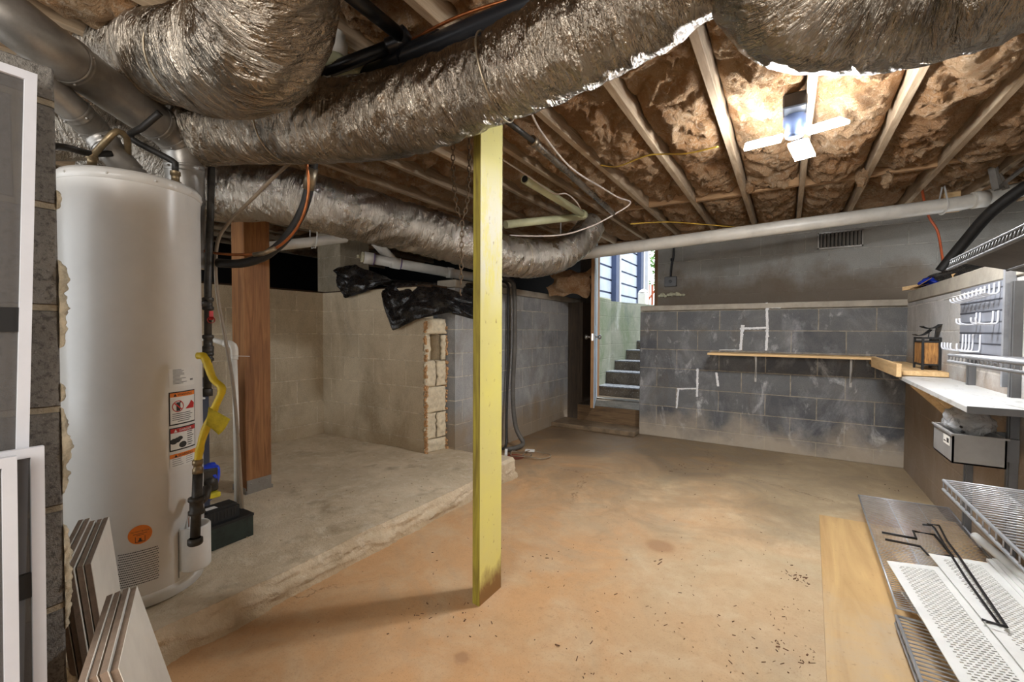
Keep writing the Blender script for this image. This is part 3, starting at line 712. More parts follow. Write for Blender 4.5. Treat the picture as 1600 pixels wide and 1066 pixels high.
mb = MB(); mb.box((-2.97, 1.365, ZS-.01), (-2.81, 1.535, ZS+.02)); mb.box((-2.814, 1.375, ZS), (-2.811, 1.525, ZS+.085)); mb.box((-2.97, 1.366, ZS), (-2.81, 1.369, ZS+.04))
for y in (1.4, 1.45, 1.5): mb.lathe((-2.811, y, ZS+.06), [(.006, 0), (.001, .003)], 8, (1, 0, 0))
part('base_bracket', mb, M['galv'], t_, 'galvanised post base')
# ------------------------------------------------------------------ water heater
HX, HY, HR, H0, H1 = -2.172, .651, .213, ZS, 1.715
t_ = thing('water_heater', 'tall white cylindrical water heater with warning labels on the raised slab', 'water heater', (HX, HY, H0))
mb = MB(); n = 96
mb.lathe((HX, HY, H0), [(HR-.012, 0), (HR-.004, .004), (HR-.004, .05), (HR, .055), (HR, 1.5), (HR+.002, 1.55)], n); part('jacket', mb, M['tank'], t_)
mb = MB(); mb.lathe((HX, HY, H0), [(HR+.002, 1.548), (HR+.005, 1.55), (HR+.005, 1.575), (HR-.004, 1.588), (HR-.05, 1.594), (.001, 1.6)], n); 
for k in range(10):
    a = k*.63; mb.lathe((HX+(HR+.005)*math.cos(a), HY+(HR+.005)*math.sin(a), H0+1.565), [(.005, 0), (.004, .003), (.001, .004)], 8, (math.cos(a), math.sin(a), 0))
part('top_lid', mb, M['tank'], t_)
mb = MB(); mb.lathe((HX, HY, H0), [(HR-.004, .030), (HR-.001, .036), (HR-.001, .046), (HR-.004, .052)], n); part('base_ring', mb, M['white'], t_)
# wrap flat label coordinates (arc length s, height z) around the tank; angle from pixel
def ang_of(px, z):
    r = CR*((px-800)/F)+CF; r.z = 0; r.normalize(); o_ = V((-HX, -HY, 0)); c_ = o_.length_squared-HR*HR; b_ = r.dot(o_)
    disc = b_*b_-c_
    tt = -b_-math.sqrt(max(disc, 0)); p = r*tt+o_
    return math.atan2(p.y, p.x)
def wrap(s_, z, lift=.0012, th0=0.0):
    th = th0+s_/HR; return V((HX+(HR+lift)*math.cos(th), HY+(HR+lift)*math.sin(th), z))
def zat(px, py):
    th = ang_of(px, 0); p = V((HX+HR*math.cos(th), HY+HR*math.sin(th), 0)); d = p.dot(V((CF.x, CF.y, 0)))
    return at(px, py, d).z, th
def patch(mb, th0, th1, z0, z1, lift=.0012, n=10): mb.grid(lambda u, v: wrap(0, z0+v*(z1-z0), lift, th0+u*(th1-th0)), n, 1)
tha = ang_of(262, 0); thb = tha+.52
def zz(py): return zat(264, py)[0]
def wtext(mb, txt, size, th, z, lift=.0022):
    vs, fs = text_mesh(txt, size); mb.add([wrap(v.x, z+v.y, lift, th) for v in vs], fs)
lab = MB(); patch(lab, tha+.01, thb, zz(606), zz(577)); lp = part('rating_label', lab, M['paper'], t_)
mb = MB(); rr = random.Random(3)
for k in range(12):
    z = zz(578.5+k*2.0); patch(mb, tha+.07, tha+.07+rr.uniform(.12, .26), z-.0022, z, .002, 4); 
patch(mb, tha+.40, tha+.47, zz(598), zz(595), .002, 3); part('print', mb, M['greyink'], lp)
def warn(z0, z1, band, head, name):
    a, b = tha, thb; mb = MB(); patch(mb, a, b, z0, z1, .0012); L = part(name, mb, M['black'] if band != 'plain' else M['paper'], t_)
    m2 = MB(); bw = .018 if band != 'plain' else .0; patch(m2, a+bw, b-bw, z0+.005, z1-.004, .0018); part('label_face', m2, M['paper'], L)
    m3 = MB(); h = .016; patch(m3, a+bw, b-bw, z1-.004-h, z1-.004, .0022); part('header_band', m3, M['red'] if band == 'red' else M['orange'], L)
    m4 = MB(); wtext(m4, head, .013, (a+b)/2+.03, z1-.0125, .0028)
    m4.add([wrap(x, z1-.0125+y, .0028, (a+b)/2-.16) for x, y in ((-.006, -.005), (.006, -.005), (0, .006))], [(0, 1, 2)])
    part('header_text', m4, M['black'] if band != 'red' else M['paper'], L)
    return L, a, b
z0, z1 = zz(667), zz(614); L, a, b = warn(z0, z1, 'orange', 'WARNING', 'warning_label')
mb = MB(); c = (a+b)/2; H = z1-z0
mb.grid(lambda u, v: wrap(math.cos(u*6.283)*(.019+.003*v), z0+H*.56+math.sin(u*6.283)*(.019+.003*v), .003, c-.11), 28, 1); mb.grid(lambda u, v: wrap(-.013+u*.026+(v-.5)*.003, z0+H*.56+.013-u*.026+(v-.5)*.003, .0032, c-.11), 6, 1)
mb.add([wrap(x, z0+H*.56+y, .003, c+.13) for x, y in ((-.022, -.014), (.018, -.016), (.02, .004), (.006, .016), (-.004, .002))], [(0, 1, 2, 3, 4)]); part('red_symbol', mb, M['red'], L)
mb = MB(); patch(mb, c-.14, c-.07, z0+H*.42, z0+H*.68, .0026, 3); patch(mb, c-.08, c-.055, z0+H*.66, z0+H*.72, .0026, 2)
for k in range(5): patch(mb, a+.05+(.09 if k == 0 else 0), b-.06-rr.uniform(0, .1), z0+.012+k*.0075, z0+.0145+k*.0075, .0024, 6)
part('print', mb, M['ink'], L)
z0, z1 = zz(708), zz(671); L, a, b = warn(z0, z1, 'red', 'DANGER', 'danger_label'); H = z1-z0
mb = MB()
for dx_, dy_, r_ in ((-.19, .42, .011), (-.13, .46, .010), (-.03, .22, .012), (-.08, .52, .008)):
    mb.grid(lambda u, v: wrap(math.cos(u*6.283)*r_*v*1.3, z0+H*dy_+math.sin(u*6.283)*r_*v, .0026, c+dx_), 14, 2)
for k in range(8): patch(mb, c+.06, b-.05-rr.uniform(0, .06), z0+.012+k*.0085, z0+.015+k*.0085, .0024, 4)
part('print', mb, M['ink'], L)
z0, z1 = zz(735), zz(711); L, a, b = warn(z0, z1, 'plain', 'WARNING', 'caution_label')
mb = MB()
for k in range(5):
    for s0, s1 in ((a+.04, c-.02), (c+.03, b-.05)): patch(mb, s0, s1-rr.uniform(0, .05), z0+.008+k*.008, z0+.010+k*.008, .0024, 4)
part('print', mb, M['greyink'], L)
zc, th = zat(214, 839); 
mb = MB(); mb.grid(lambda u, v: wrap(math.cos(u*6.283)*.034*v, zc+math.sin(u*6.283)*.034*v, .0014, th), 36, 2); S = part('oval_sticker', mb, M['orange'], t_, 'orange round sticker')
mb = MB(); wtext(mb, 'DO NOT BLOCK', .0068, th, zc+.012, .0022); patch(mb, th-.09, th+.09, zc+.003, zc+.0045, .0022, 4); patch(mb, th-.05, th+.05, zc-.002, zc-.0006, .0022, 4)
for (xx0, xx1, yy0, yy1) in ((-.014, -.0125, -.026, -.006), (.0125, .014, -.026, -.006), (-.014, .014, -.027, -.025), (-.006, .006, -.024, -.020), (-.003, .003, -.020, -.012)): patch(mb, th+xx0/HR, th+xx1/HR, zc+yy0, zc+yy1, .0022, 2)
part('sticker_text', mb, M['ink'], S)
z1g, thg0 = zat(178, 873); z1b, thg1 = zat(243, 853); z0g, _ = zat(240, 910)
gz0, gz1 = z0g, z1g+.004
mb = MB(); patch(mb, thg0, thg1, gz0, gz1, .001, 12); G = part('intake_grille', mb, M['tank'], t_, 'perforated metal intake patch')
mb = MB(); nr = 15; nc = 24
for i in range(nr):
    for j in range(nc):
        z = gz0+(i+.5)*(gz1-gz0)/nr; th_ = thg0+(j+.5+(.5 if i % 2 else 0))*(thg1-thg0)/(nc+.5)
        mb.add([wrap(.0021*math.cos(q*1.047), z+.0021*math.sin(q*1.047), .0016, th_) for q in range(6)], [(0, 1, 2, 3, 4, 5)])
part('perforation', mb, M['black'], G)
za, tha2 = zat(274, 835); zb, thb2 = zat(280, 905)
mb = MB(); mb.grid(lambda u, v: wrap(0, zb+v*(za-zb), .003, tha2+u*.42), 10, 2); part('access_door', mb, M['white'], t_)
mb = MB(); mb.grid(lambda u, v: wrap(0, zb+v*(za-zb), .0035, tha2-.012+u*.012), 2, 2); part('door_seam', mb, M['upright'], t_)
# burner cover: curved white shield at the lower right side
cc = wrap(0, 0, .03, tha2+.50)
mb = MB(); zc0 = at(315, 885, 1.72).z; zc1 = at(315, 818, 1.72).z
cc = at(304, 850, 1.72)
def shield(u, v):
    a_ = -2.9+u*3.1; return (cc.x+.055*math.cos(a_+1.2), cc.y+.055*math.sin(a_+1.2), zc0+v*(zc1-zc0))
mb.lathe((cc.x, cc.y, zc0), [(.001, 0), (.05, 0), (.054, .006), (.054, zc1-zc0-.006), (.05, zc1-zc0), (.046, zc1-zc0-.004), (.046, zc1-zc0-.03), (.001, zc1-zc0-.03)], 32); part('burner_shield', mb, M['white'], t_)
mb = MB()
for k, m_ in enumerate(('a', 'b', 'c', 'd')):
    p = V((cc.x+.02*math.cos(k*1.3), cc.y+.02*math.sin(k*1.3), zc1-.03)); mb.tube(spline([p, p+V((0, 0, .05)), p+V((-.01, .01, .09))]), .0025, 6)
part('wires', mb, M['copper'], t_)
vz = at(322, 752, 1.86)
mb = MB(); mb.box(vz+V((-.045, -.02, -.05)), vz+V((.012, .045, .05)), ch=.006); mb.lathe(vz+V((.012, .01, -.005)), [(.02, 0), (.02, .018), (.001, .02)], 16, (1, 0, 0)); part('gas_valve', mb, M['iron'], t_)
mb = MB(); mb.box(vz+V((-.012, .0, -.075)), vz+V((.03, .045, -.052)), ch=.004); part('valve_tag', mb, M['yellowtag'], t_, 'small yellow tag')
# draft hood and water connections on top of the heater
zt = H0+1.6
mb = MB(); hc = V((HX+.01, HY-.01, zt)); mb.lathe(hc, [(.075, 0), (.072, .01), (.052, .03), (.050, .045)], 32); part('draft_hood', mb, M['galv'], t_)
for dx, dy in ((.05, -.13), (.11, .1)):
    p = V((HX+dx, HY+dy, zt-.01)); mb = MB(); mb.lathe(p, [(.02, 0), (.02, .02), (.014, .022), (.014, .045), (.018, .046), (.018, .06)], 12); part('nipple', mb, M['brass'], t_)
# vent pipes
def ribbed(name, pts, r, mat, lab, cat, group=None, bands=(), step=.02, seams=True):
    P = spline(pts, step); t2 = thing(name, lab, cat, P[0]); mb = MB(); mb.tube(P, r, 40, disp=lambda L, th, rr: .0016*max(0, math.cos(L*95))**10); part('pipe', mb, mat, t2)
    acc = [0]
    for i in range(1, len(P)): acc.append(acc[-1]+(P[i]-P[i-1]).length)
    for s_ in bands:
        L = s_*acc[-1]; i = min(range(len(P)), key=lambda q: abs(acc[q]-L)); d = (P[min(i+1, len(P)-1)]-P[max(i-1, 0)]).normalized()
        mb = MB(); mb.lathe(P[i]-d*.014, [(r*1.02, 0), (r*1.06, .004), (r*1.03, .009), (r*1.03, .019), (r*1.06, .024), (r*1.02, .028)], 40, d)
        for q in range(4):
            a_ = q*1.57+.4; x = d.orthogonal().normalized(); y = d.cross(x); n_ = x*math.cos(a_)+y*math.sin(a_); mb.lathe(P[i]+n_*r*1.03, [(.005, 0), (.004, .004), (.001, .005)], 8, n_)
        part('coupling', mb, mat, t2)
    return t2
fl = [at(-60, -30, 1.2), at(60, 62, 1.33), at(150, 126, 1.55), at(215, 172, 1.72), at(258, 202, 1.86), at(280, 226, 1.93), at(288, 262, 1.96), at(291, 330, 2.0), at(294, 420, 2.04)]
ribbed('flue_pipe', fl, .073, M['galv'], 'wide galvanised flue pipe sloping over the water heater and turning down', 'pipe', bands=(.2, .49, .57, .66, .77))
fl = [hc+V((0, 0, .03)), at(170, 232, 1.62), at(150, 206, 1.60), at(120, 176, 1.52), at(85, 145, 1.45), at(30, 100, 1.35)]
ribbed('flue_pipe', fl, .047, M['galv'], 'thin metal vent rising from the water heater top toward the block wall', 'pipe', bands=(.28, .42, .6))
def hose(name, pts, r, mat, lab, cat, group=None, n=10, step=.02, disp=None, ends=None):
    mb = MB(); mb.tube(spline(pts, step), r, n, disp=disp); 
    return tag(build(name, mb, mat), lab, cat, group)
p0 = V((HX+.05, HY-.13, zt+.045)); hose('water_connector', [p0, at(168, 218, 1.55), at(183, 205, 1.56), at(198, 216, 1.6), at(200, 246, 1.66)], .011, M['brass'], 'arched brass water connector on top of the heater', 'pipe')
p0 = V((HX+.11, HY+.1, zt+.045)); hose('water_connector', [p0, p0+V((0, 0, .04)), at(205, 216, 1.68), at(222, 200, 1.66), at(250, 176, 1.66)], .012, M['rubber'], 'dark curved water connector rising from the heater beside the flue', 'hose')
hose('water_connector', [at(175, 240, 1.6), at(140, 240, 1.55), at(118, 234, 1.5), at(100, 230, 1.42), at(80, 228, 1.36)], .011, M['rubber'], 'dark hose with a brass joint running level to the block wall', 'hose')
# ------------------------------------------------------------------ gas line, hoses, pump
DG = 1.98
t_ = thing('gas_pipe', 'black iron gas pipe dropping beside the water heater with a red valve', 'pipe', at(328, 600, DG))
mb = MB(); mb.tube([at(331, 232, DG+.1), at(329, 330, DG+.05), at(325, 440, DG), at(325, 560, DG)], .015, 14); part('pipe', mb, M['iron'], t_)
for py, h in ((475, .03), (535, .035), (550, .02), (555, .03)):
    p = at(325, py, DG); mb = MB(); mb.lathe(p-V((0, 0, h)), [(.017, 0), (.023, .004), (.023, .016), (.018, .02), (.018, h*2-.02), (.023, h*2-.016), (.023, h*2-.004), (.017, h*2)], 14); part('fitting', mb, M['iron'], t_)
mb = MB(); p = at(325, 475, DG); mb.tube([p, at(308, 474, DG-.1)], .013, 12); part('branch', mb, M['iron'], t_)
mb = MB(); p = at(330, 500, DG-.02); mb.lathe(p, [(.013, -.014), (.016, 0), (.013, .014)], 12, (1, -.3, 0)); mb.bar(p, p+V((.0, 0, .04)), .016, .006); part('valve_handle', mb, M['red'], t_, 'red valve lever')
mb = MB(); mb.tube([at(325, 560, DG), at(324, 612, DG)], .016, 12); mb.lathe(at(324, 612, DG)-V((0, 0, .02)), [(.001, 0), (.021, 0), (.021, .03), (.017, .034)], 14); part('drip_leg', mb, M['iron'], t_)
dg = 1.645
t_ = thing('gas_connector', 'yellow coated flexible gas hose bending down beside the heater', 'gas hose', at(312, 700, dg))
yp = [at(309, 556, dg), at(318, 557, dg), at(324, 568, dg), at(333, 592, dg), at(345, 604, dg), at(346, 614, dg), at(338, 632, dg), at(328, 655, dg), at(318, 680, dg), at(312, 703, dg), at(309, 722, dg)]
mb = MB(); mb.tube(spline(yp, .006), .0135, 14, disp=lambda L, th, r: .0012*math.sin(L*900)); part('hose', mb, M['yellowhose'], t_)
def tagf(u, v):
    a = at(326, 636, dg-.02); b = at(360, 655, dg+.02); c = at(322, 664, dg-.03); e = at(342, 679, dg+.0)
    p = (a*(1-u)+b*u)*(1-v)+(c*(1-u)+e*u)*v; return p+V((0, 0, .012*math.sin(u*4)*math.sin(v*3)))
mb = MB(); mb.grid(tagf, 12, 8, thick=(.001, -.001, 0)); part('tag', mb, M['yellowtag'], t_, 'folded yellow paper tag')
mb = MB(); p = at(309, 728, dg); mb.lathe(p-V((0, 0, .03)), [(.013, 0), (.019, .002), (.019, .02), (.015, .024), (.015, .034), (.019, .036), (.019, .052), (.014, .055)], 6); part('hose_nut', mb, M['brass'], t_)
t_ = thing('gas_pipe', 'stubby olive iron pipe with cap hanging under the yellow hose', 'pipe', at(305, 845, dg))
mb = MB(); mb.tube([at(309, 740, dg), at(307, 790, dg), at(305, 838, dg)], .0165, 14); part('pipe', mb, M['iron'], t_)
mb = MB(); p = at(307, 790, dg); mb.lathe(p-V((0, 0, .035)), [(.018, 0), (.027, .004), (.027, .016), (.022, .02), (.022, .05), (.027, .054), (.027, .066), (.018, .07)], 16); mb.tube([p, at(322, 776, dg+.04), at(324, 760, dg+.06)], .015, 12); part('tee', mb, M['iron'], t_)
mb = MB(); mb.lathe(at(305, 846, dg)-V((0, 0, .012)), [(.001, 0), (.022, 0), (.025, .004), (.025, .022), (.019, .026)], 16); part('end_cap', mb, M['iron'], t_)
mb = MB(); p = at(330, 750, 1.90)
def bluef(u, v):
    th = u*6.283; z = .075-v*.16; r = .028*(1+.25*math.sin(v*5))*(1 if v > .06 else v/.06+.05)
    q = V((math.cos(th)*r, math.sin(th)*r, z)); return p+q+noise.noise_vector(q*26+V((3, 3, 3)))*.012
mb.grid(bluef, 26, 22); tag(build('plastic_bag', mb, M['blue']), 'crumpled blue plastic wrapped beside the gas valve', 'plastic bag')
t_ = thing('furnace_cabinet', 'narrow dark blue-grey metal cabinet edge behind the heater', 'cabinet', (-2.7, .98, ZS))
a = at(313, 760, 2.35); b = at(329, 760, 2.35)
mb = MB(); mb.box((b.x-.3, b.y-.14, ZS), (b.x, b.y, at(320, 590, 2.35).z), ch=.006); part('body', mb, M['slate'], t_)
mb = MB(); 
for py in (606, 612, 622): q = at(318, py, 2.28); mb.box(q+V((-.01, -.01, -.004)), q+V((.02, .0, .004)))
part('clips', mb, M['white'], t_)
# condensate pump
P1 = at(330, 862, z=ZS); P2 = at(396, 836, z=ZS); P1.z = P2.z = ZS
e1 = P2-P1; e1.z = 0; e2 = V((-e1.y, e1.x, 0)).normalized()*.13
if e2.dot(CF) < 0: e2 = -e2
t_ = thing('condensate_pump', 'dark green and black condensate pump on the slab beside the heater', 'pump', (P1+P2)/2)
hp = at(396, 808, (P2).dot(V((CF.x, CF.y, 0)))).z-ZS
mb = MB(); mb.obox(P1-e1*.35, e1*1.35, e2, (0, 0, hp)); part('tank', mb, M['pump'], t_)
mb = MB(); mb.obox(P1-e1*.36-e2*.03+V((0, 0, hp)), e1*1.37, e2*1.06, (0, 0, .012)); part('tank_lid', mb, M['black'], t_)
mb = MB(); o_ = P1-e1*.05+e2*.2+V((0, 0, hp+.012)); mb.obox(o_, e1*.78, e2*.65, (0, 0, .055)); mb.obox(o_+e1*.05+e2*.05+V((0, 0, .055)), e1*.68, e2*.55, (0, 0, .012)); part('motor_cover', mb, M['black'], t_)
mb = MB()
for k in range(8): mb.obox(o_+e1*(.1+k*.08)-e2*.012+V((0, 0, .012)), e1*.028, e2*.012, (0, 0, .036))
part('cooling_fins', mb, M['rubber'], t_)
mb = MB(); mb.obox(o_+e1*.05+e2*.1+V((0, 0, .0672)), e1*.25, e2*.25, (0, 0, .001)); part('label_sticker', mb, M['paper'], t_)
t_ = thing('drain_pipe', 'slim white plastic pipe with an elbow standing beside the brown timber post', 'pipe', at(372, 795, 2.25))
dq = 2.22
mb = MB(); mb.tube([at(366, 556, dq), at(369, 660, dq), at(371, 800, dq)], .0135, 14); part('riser', mb, M['pvc'], t_)
mb = MB(); mb.tube(spline([at(366, 562, dq), at(366, 545, dq), at(361, 538, dq), at(350, 537, dq)], .01), .0175, 14); part('elbow', mb, M['pvc'], t_)
mb = MB(); mb.tube([at(352, 537, dq), at(336, 532, dq+.02), at(300, 526, dq+.06)], .0135, 14); part('branch', mb, M['pvc'], t_)
mb = MB(); mb.tube([at(360, 556, dq-.03), at(390, 557, dq-.03)], .0016, 6); part('cable_tie', mb, M['white'], t_)
hose('condensate_tube', [at(458, 250, 1.95), at(430, 275, 2.0), at(395, 310, 2.05), at(360, 345, 2.1), at(341, 375, 2.12), at(337, 420, 2.14), at(341, 470, 2.16), at(352, 530, 2.18), at(364, 600, 2.18), at(372, 690, 2.2), at(379, 805, 2.22)], .008, M['taupe'], 'taupe plastic tube looping from the duct down to the pump', 'tube')
t_ = thing('refrigerant_line', 'thick black insulated line set with a copper tube curving off the foil duct', 'pipe', at(440, 380, 2.0))
LP_ = [at(492, 240, 1.95), at(486, 275, 1.98), at(478, 315, 2.02), at(462, 350, 2.05), at(440, 380, 2.07), at(410, 402, 2.08), at(375, 412, 2.08), at(340, 411, 2.08)]
mb = MB(); mb.tube(spline(LP_), .021, 14, disp=lambda L, th, r: .002*noise.noise(V((L*20, th, 1)))); part('insulated_line', mb, M['rubber'], t_)
mb = MB(); mb.tube(spline([at(478, 240, 1.93), at(482, 300, 1.97), at(470, 345, 2.0), at(448, 375, 2.02), at(420, 393, 2.03), at(380, 398, 2.04), at(338, 396, 2.04), at(312, 390, 2.04)]), .0065, 8); part('copper_line', mb, M['copper'], t_, 'bare copper tube')
mb = MB(); mb.tube(spline([at(430, 388, 2.0), at(412, 396, 2.0), at(396, 398, 2.0)]), .010, 10); part('tape_wrap', mb, M['foiltape'], t_)
mb = MB(); p = at(480, 275, 1.97); mb.tube([at(488, 262, 1.965), at(482, 296, 2.0)], .026, 12); part('foil_band', mb, M['foiltape'], t_)
# ------------------------------------------------------------------ ducts
def duct(name, pts, r, lab, mat='foil', seams=(), n=112, step=.008, amp=.010, seed=0, cap=True):
    P = spline(pts, step); acc = [0.]
    for i in range(1, len(P)): acc.append(acc[-1]+(P[i]-P[i-1]).length)
    L = acc[-1]; R = []
    for i, p in enumerate(P):
        s_ = acc[i]/L
        rr = r(s_) if callable(r) else r
        for q in seams: rr *= 1-.09*math.exp(-((acc[i]-q*L)/.018)**2)
        R.append(rr)
    def disp(l, th, rr):
        cx, sy = math.cos(th), math.sin(th)
        tw = l+.10*math.sin(th+.6+2*noise.noise(V((l*1.7, 0, seed))))
        w1 = noise.noise(V((tw*16, cx*1.2, sy*1.2+seed))); w2 = noise.noise(V((tw*38+5, cx*2.6, sy*2.6+seed))); w3 = noise.noise(V((tw*80, cx*7, sy*7+seed)))
        big = noise.noise(V((l*2.6, cx*1.1, sy*1.1+seed)))
        rid = (1-abs(w1)*2.6); rid2 = 1-abs(w2)*2.6
        return amp*(.75*rid+.26*rid2+.10*w3+1.3*big)
    mb = MB(); mb.tube(P, R, n, caps=cap, disp=disp)
    uv = [(acc[i], k/n*2*math.pi*.16) for i in range(len(P)) for k in range(n)]
    root = thing(name, lab, 'duct', P[len(P)//2]-V((0, 0, r(.5) if callable(r) else r)), 'foil wrapped ducts under the ceiling')
    o = build('duct_jacket', mb, M[mat], root, uvfn=uv)
    at_ = o.data.attributes.new('wrap', 'FLOAT_VECTOR', 'POINT')
    at_.data.foreach_set('vector', np.array([(acc[i], .16*math.cos(k/n*2*math.pi), .16*math.sin(k/n*2*math.pi)+seed) for i in range(len(P)) for k in range(n)], dtype=np.float32).ravel())
    for q in seams:
        i = min(range(len(P)), key=lambda k: abs(acc[k]-q*L)); d = (P[min(i+1, len(P)-1)]-P[max(i-1, 0)]).normalized(); m2 = MB()
        x = d.orthogonal().normalized(); y = d.cross(x)
        m2.tube([P[i]+(x*math.cos(k/32*6.2832)+y*math.sin(k/32*6.2832))*(R[i]*1.03+amp) for k in range(33)], .0035, 8)
        part('strap', m2, M['foiltape'], root)
    return root
duct('foil_duct', [at(285, 212, 2.05), at(350, 204, 1.92), at(420, 198, 1.78), at(500, 193, 1.66), at(600, 182, 1.60), at(700, 154, 1.54), at(790, 116, 1.46), at(900, 62, 1.34), at(1010, -4, 1.24), at(1120, -92, 1.12), at(1200, -190, 1.05)], lambda s: .139, 'long wrinkled foil duct crossing above the yellow post', seams=(.30, .66), seed=1, amp=.011)
duct('foil_duct', [at(60, 60, 2.15), at(150, 78, 1.96), at(250, 90, 1.72), at(330, 98, 1.45), at(390, 82, 1.28), at(420, 30, 1.19), at(424, -60, 1.08), at(422, -160, 1.0)], lambda s: .165-.01*s, 'bulky foil duct elbow hanging above the water heater', seams=(.66,), seed=5, amp=.010)
duct('foil_duct', [at(150, 272, 2.15), at(240, 282, 2.22), at(330, 300, 2.3), at(430, 304, 2.4), at(520, 325, 2.5), at(600, 345, 2.7), at(700, 372, 2.95), at(790, 400, 3.25), at(860, 402, 3.7), at(905, 378, 3.95), at(925, 352, 4.1)], lambda s: .150-.03*max(0, s-.72)/.28, 'lower foil duct snaking from behind the heater to the stair wall', 'foil2', seams=(.68,), seed=9, amp=.009)
c0 = at(1150, 30, z=1.99)
duct('foil_duct', [at(1200, -230, .98), at(1212, -120, 1.03), at(1222, -50, 1.09), at(1262, -12, 1.12), at(1330, 0, 1.12), at(1430, -10, 1.08), at(1540, -45, 1.01), at(1680, -105, .94)], lambda s: .160, 'dark foil duct in the corner of the ceiling above the lamp', seams=(), seed=13, amp=.009)
duct('foil_duct', [at(60, 200, 1.75), at(140, 205, 1.85), at(210, 232, 1.95), at(262, 262, 2.05)], .12, 'short foil duct passing behind the flue pipes', 'foil2', seed=17, amp=.008)
# ------------------------------------------------------------------ pipes under the ceiling
t_ = thing('drain_pipe', 'long white plastic drain pipe crossing in front of the back wall', 'pipe', at(1200, 360, 3.4))
PA = at(788, 413, 4.45); PB = at(1500, 318, 3.42); PE = at(1640, 286, 3.2)
mb = MB(); mb.tube([PA, PB+(PA-PB)*.0, PE], .0565, 28); part('pipe', mb, M['pvc'], t_)
d = (PB-PA).normalized(); 
mb = MB(); q = at(1530, 312, 3.36); mb.tube([q-d*.04, q+d*.04], .064, 28); part('coupling', mb, M['pvc'], t_)
mb = MB(); mb.tube([PA-d*.03, PA+d*.05], .063, 28); part('coupling', mb, M['pvc'], t_)
mb = MB(); q = at(833, 407, 4.35); mb.tube([q, q+d*.006], .0572, 28); part('primer_ring', mb, plain('purple primer', (110, 84, 150), .5), t_, 'purple primer ring')
def strapm(px, py, dd, top=2.3):
    q = at(px, py, dd); m2 = MB(); r = .062; s_ = V((d.x, d.y, 0)).normalized(); nn = V((-s_.y, s_.x, 0))
    pts = [V((q.x, q.y, top))+nn*r*.2]+[q+nn*r*math.cos(a)+V((0, 0, 1))*r*math.sin(a) for a in [k*math.pi/10 for k in range(-10, 1)]][::-1]+[V((q.x, q.y, top))-nn*r*.2]
    for a, b in zip(pts, pts[1:]): m2.bar(a, b, .018, .002, s_ if abs((b-a).normalized().dot(s_)) < .9 else (0, 0, 1))
    return m2
part('hanger_strap', strapm(876, 401, 4.25, 2.2), M['white'], t_); part('hanger_strap', strapm(1473, 322, 3.45), M['white'], t_)
mb = MB(); q = at(1487, 278, 3.5); mb.box((q.x-.05, q.y-.03, 2.11), (q.x+.05, q.y+.01, 2.268), ch=.003); tag(build('wood_block', mb, M['pine']), 'pale offcut nailed under a joist beside the pipe strap', 'wood block')
t_ = thing('drain_pipe', 'short white drain pipe with a cleanout plug behind the timber post', 'pipe', at(650, 418, 4.2))
a = at(578, 404, 3.9); b = at(800, 444, 4.5); dd_ = (b-a).normalized()
mb = MB(); mb.tube([a, b], .045, 24); part('pipe', mb, M['pvc'], t_)
mb = MB(); mb.tube([a-dd_*.05, a+dd_*.03], .054, 24); part('hub', mb, M['pvc'], t_)
mb = MB(); mb.tube([a+dd_*.18, a+dd_*.27], .052, 24); part('coupling', mb, M['pvc'], t_)
mb = MB(); q = a+dd_*.75; mb.tube([q-dd_*.03, q+dd_*.03], .052, 24); part('coupling', mb, M['pvc'], t_)
mb = MB(); mb.tube([a-dd_*.075, a-dd_*.05], .047, 20); mb.obox(a-dd_*.095-V((.012, .012, .012)), V((.024, 0, 0)), V((0, .024, 0)), V((0, 0, .024))); part('cleanout_plug', mb, M['foam'], t_)
mb = MB(); mb.tube([a+dd_*.22, at(590, 382, 4.05), at(575, 366, 4.1)], .045, 20); part('wye_branch', mb, M['pvc'], t_)
mb = MB(); mb.tube([a+dd_*.03, a+dd_*.037], .0548, 24); mb.tube([a+dd_*.27, a+dd_*.28], .0465, 24); part('primer_ring', mb, bpy.data.materials['purple primer'], t_)
t_ = thing('drain_pipe', 'dim white pipe under the lower duct behind the timber post', 'pipe', at(470, 380, 3.5))
mb = MB(); mb.tube(spline([at(400, 388, 3.3), at(470, 380, 3.5), at(540, 372, 3.8)]), .04, 20); part('pipe', mb, M['pvc'], t_)
q = at(490, 378, 3.55); mb = MB(); mb.tube(spline([(q.x-.045, q.y, 2.27), (q.x-.045, q.y, q.z), (q.x, q.y, q.z-.047), (q.x+.045, q.y, q.z), (q.x+.045, q.y, 2.27)]), .004, 8); part('hanger_wire', mb, M['white'], t_)
t_ = thing('vent_pipe', 'pale green plastic pipe sloping up between the joists past the post', 'pipe', at(870, 310, 3.3))
mb = MB(); a = at(820, 280, 2.85); b = at(912, 336, 3.7); mb.tube([a, b], .030, 18); part('pipe', mb, M['oldpvc'], t_)
mb = MB(); mb.tube([a-(b-a).normalized()*.002, a+(b-a)*.002], .022, 14); part('open_end', mb, M['black'], t_)
mb = MB(); mb.tube([b-(b-a).normalized()*.05, b+(b-a).normalized()*.01], .036, 18); mb.tube([b+V((0, 0, -.01)), at(790, 351, 3.2)], .03, 18); part('elbow_branch', mb, M['oldpvc'], t_)
t_ = thing('wrapped_pipe', 'thin pipe wrapped in silver foil hanging under the joists', 'pipe', at(890, 270, 2.9))
a = at(832, 220, 2.35); b = at(958, 333, 3.4)
mb = MB(); mb.tube(spline([a, b], .01), .020, 14, disp=lambda l, th, r: .004*noise.noise(V((l*60, th*2, 0)))); part('foil_wrap', mb, M['foil2'], t_)
mb = MB(); mb.tube([at(790, 188, 2.05), at(835, 222, 2.36)], .014, 12); part('pipe', mb, M['iron'], t_)
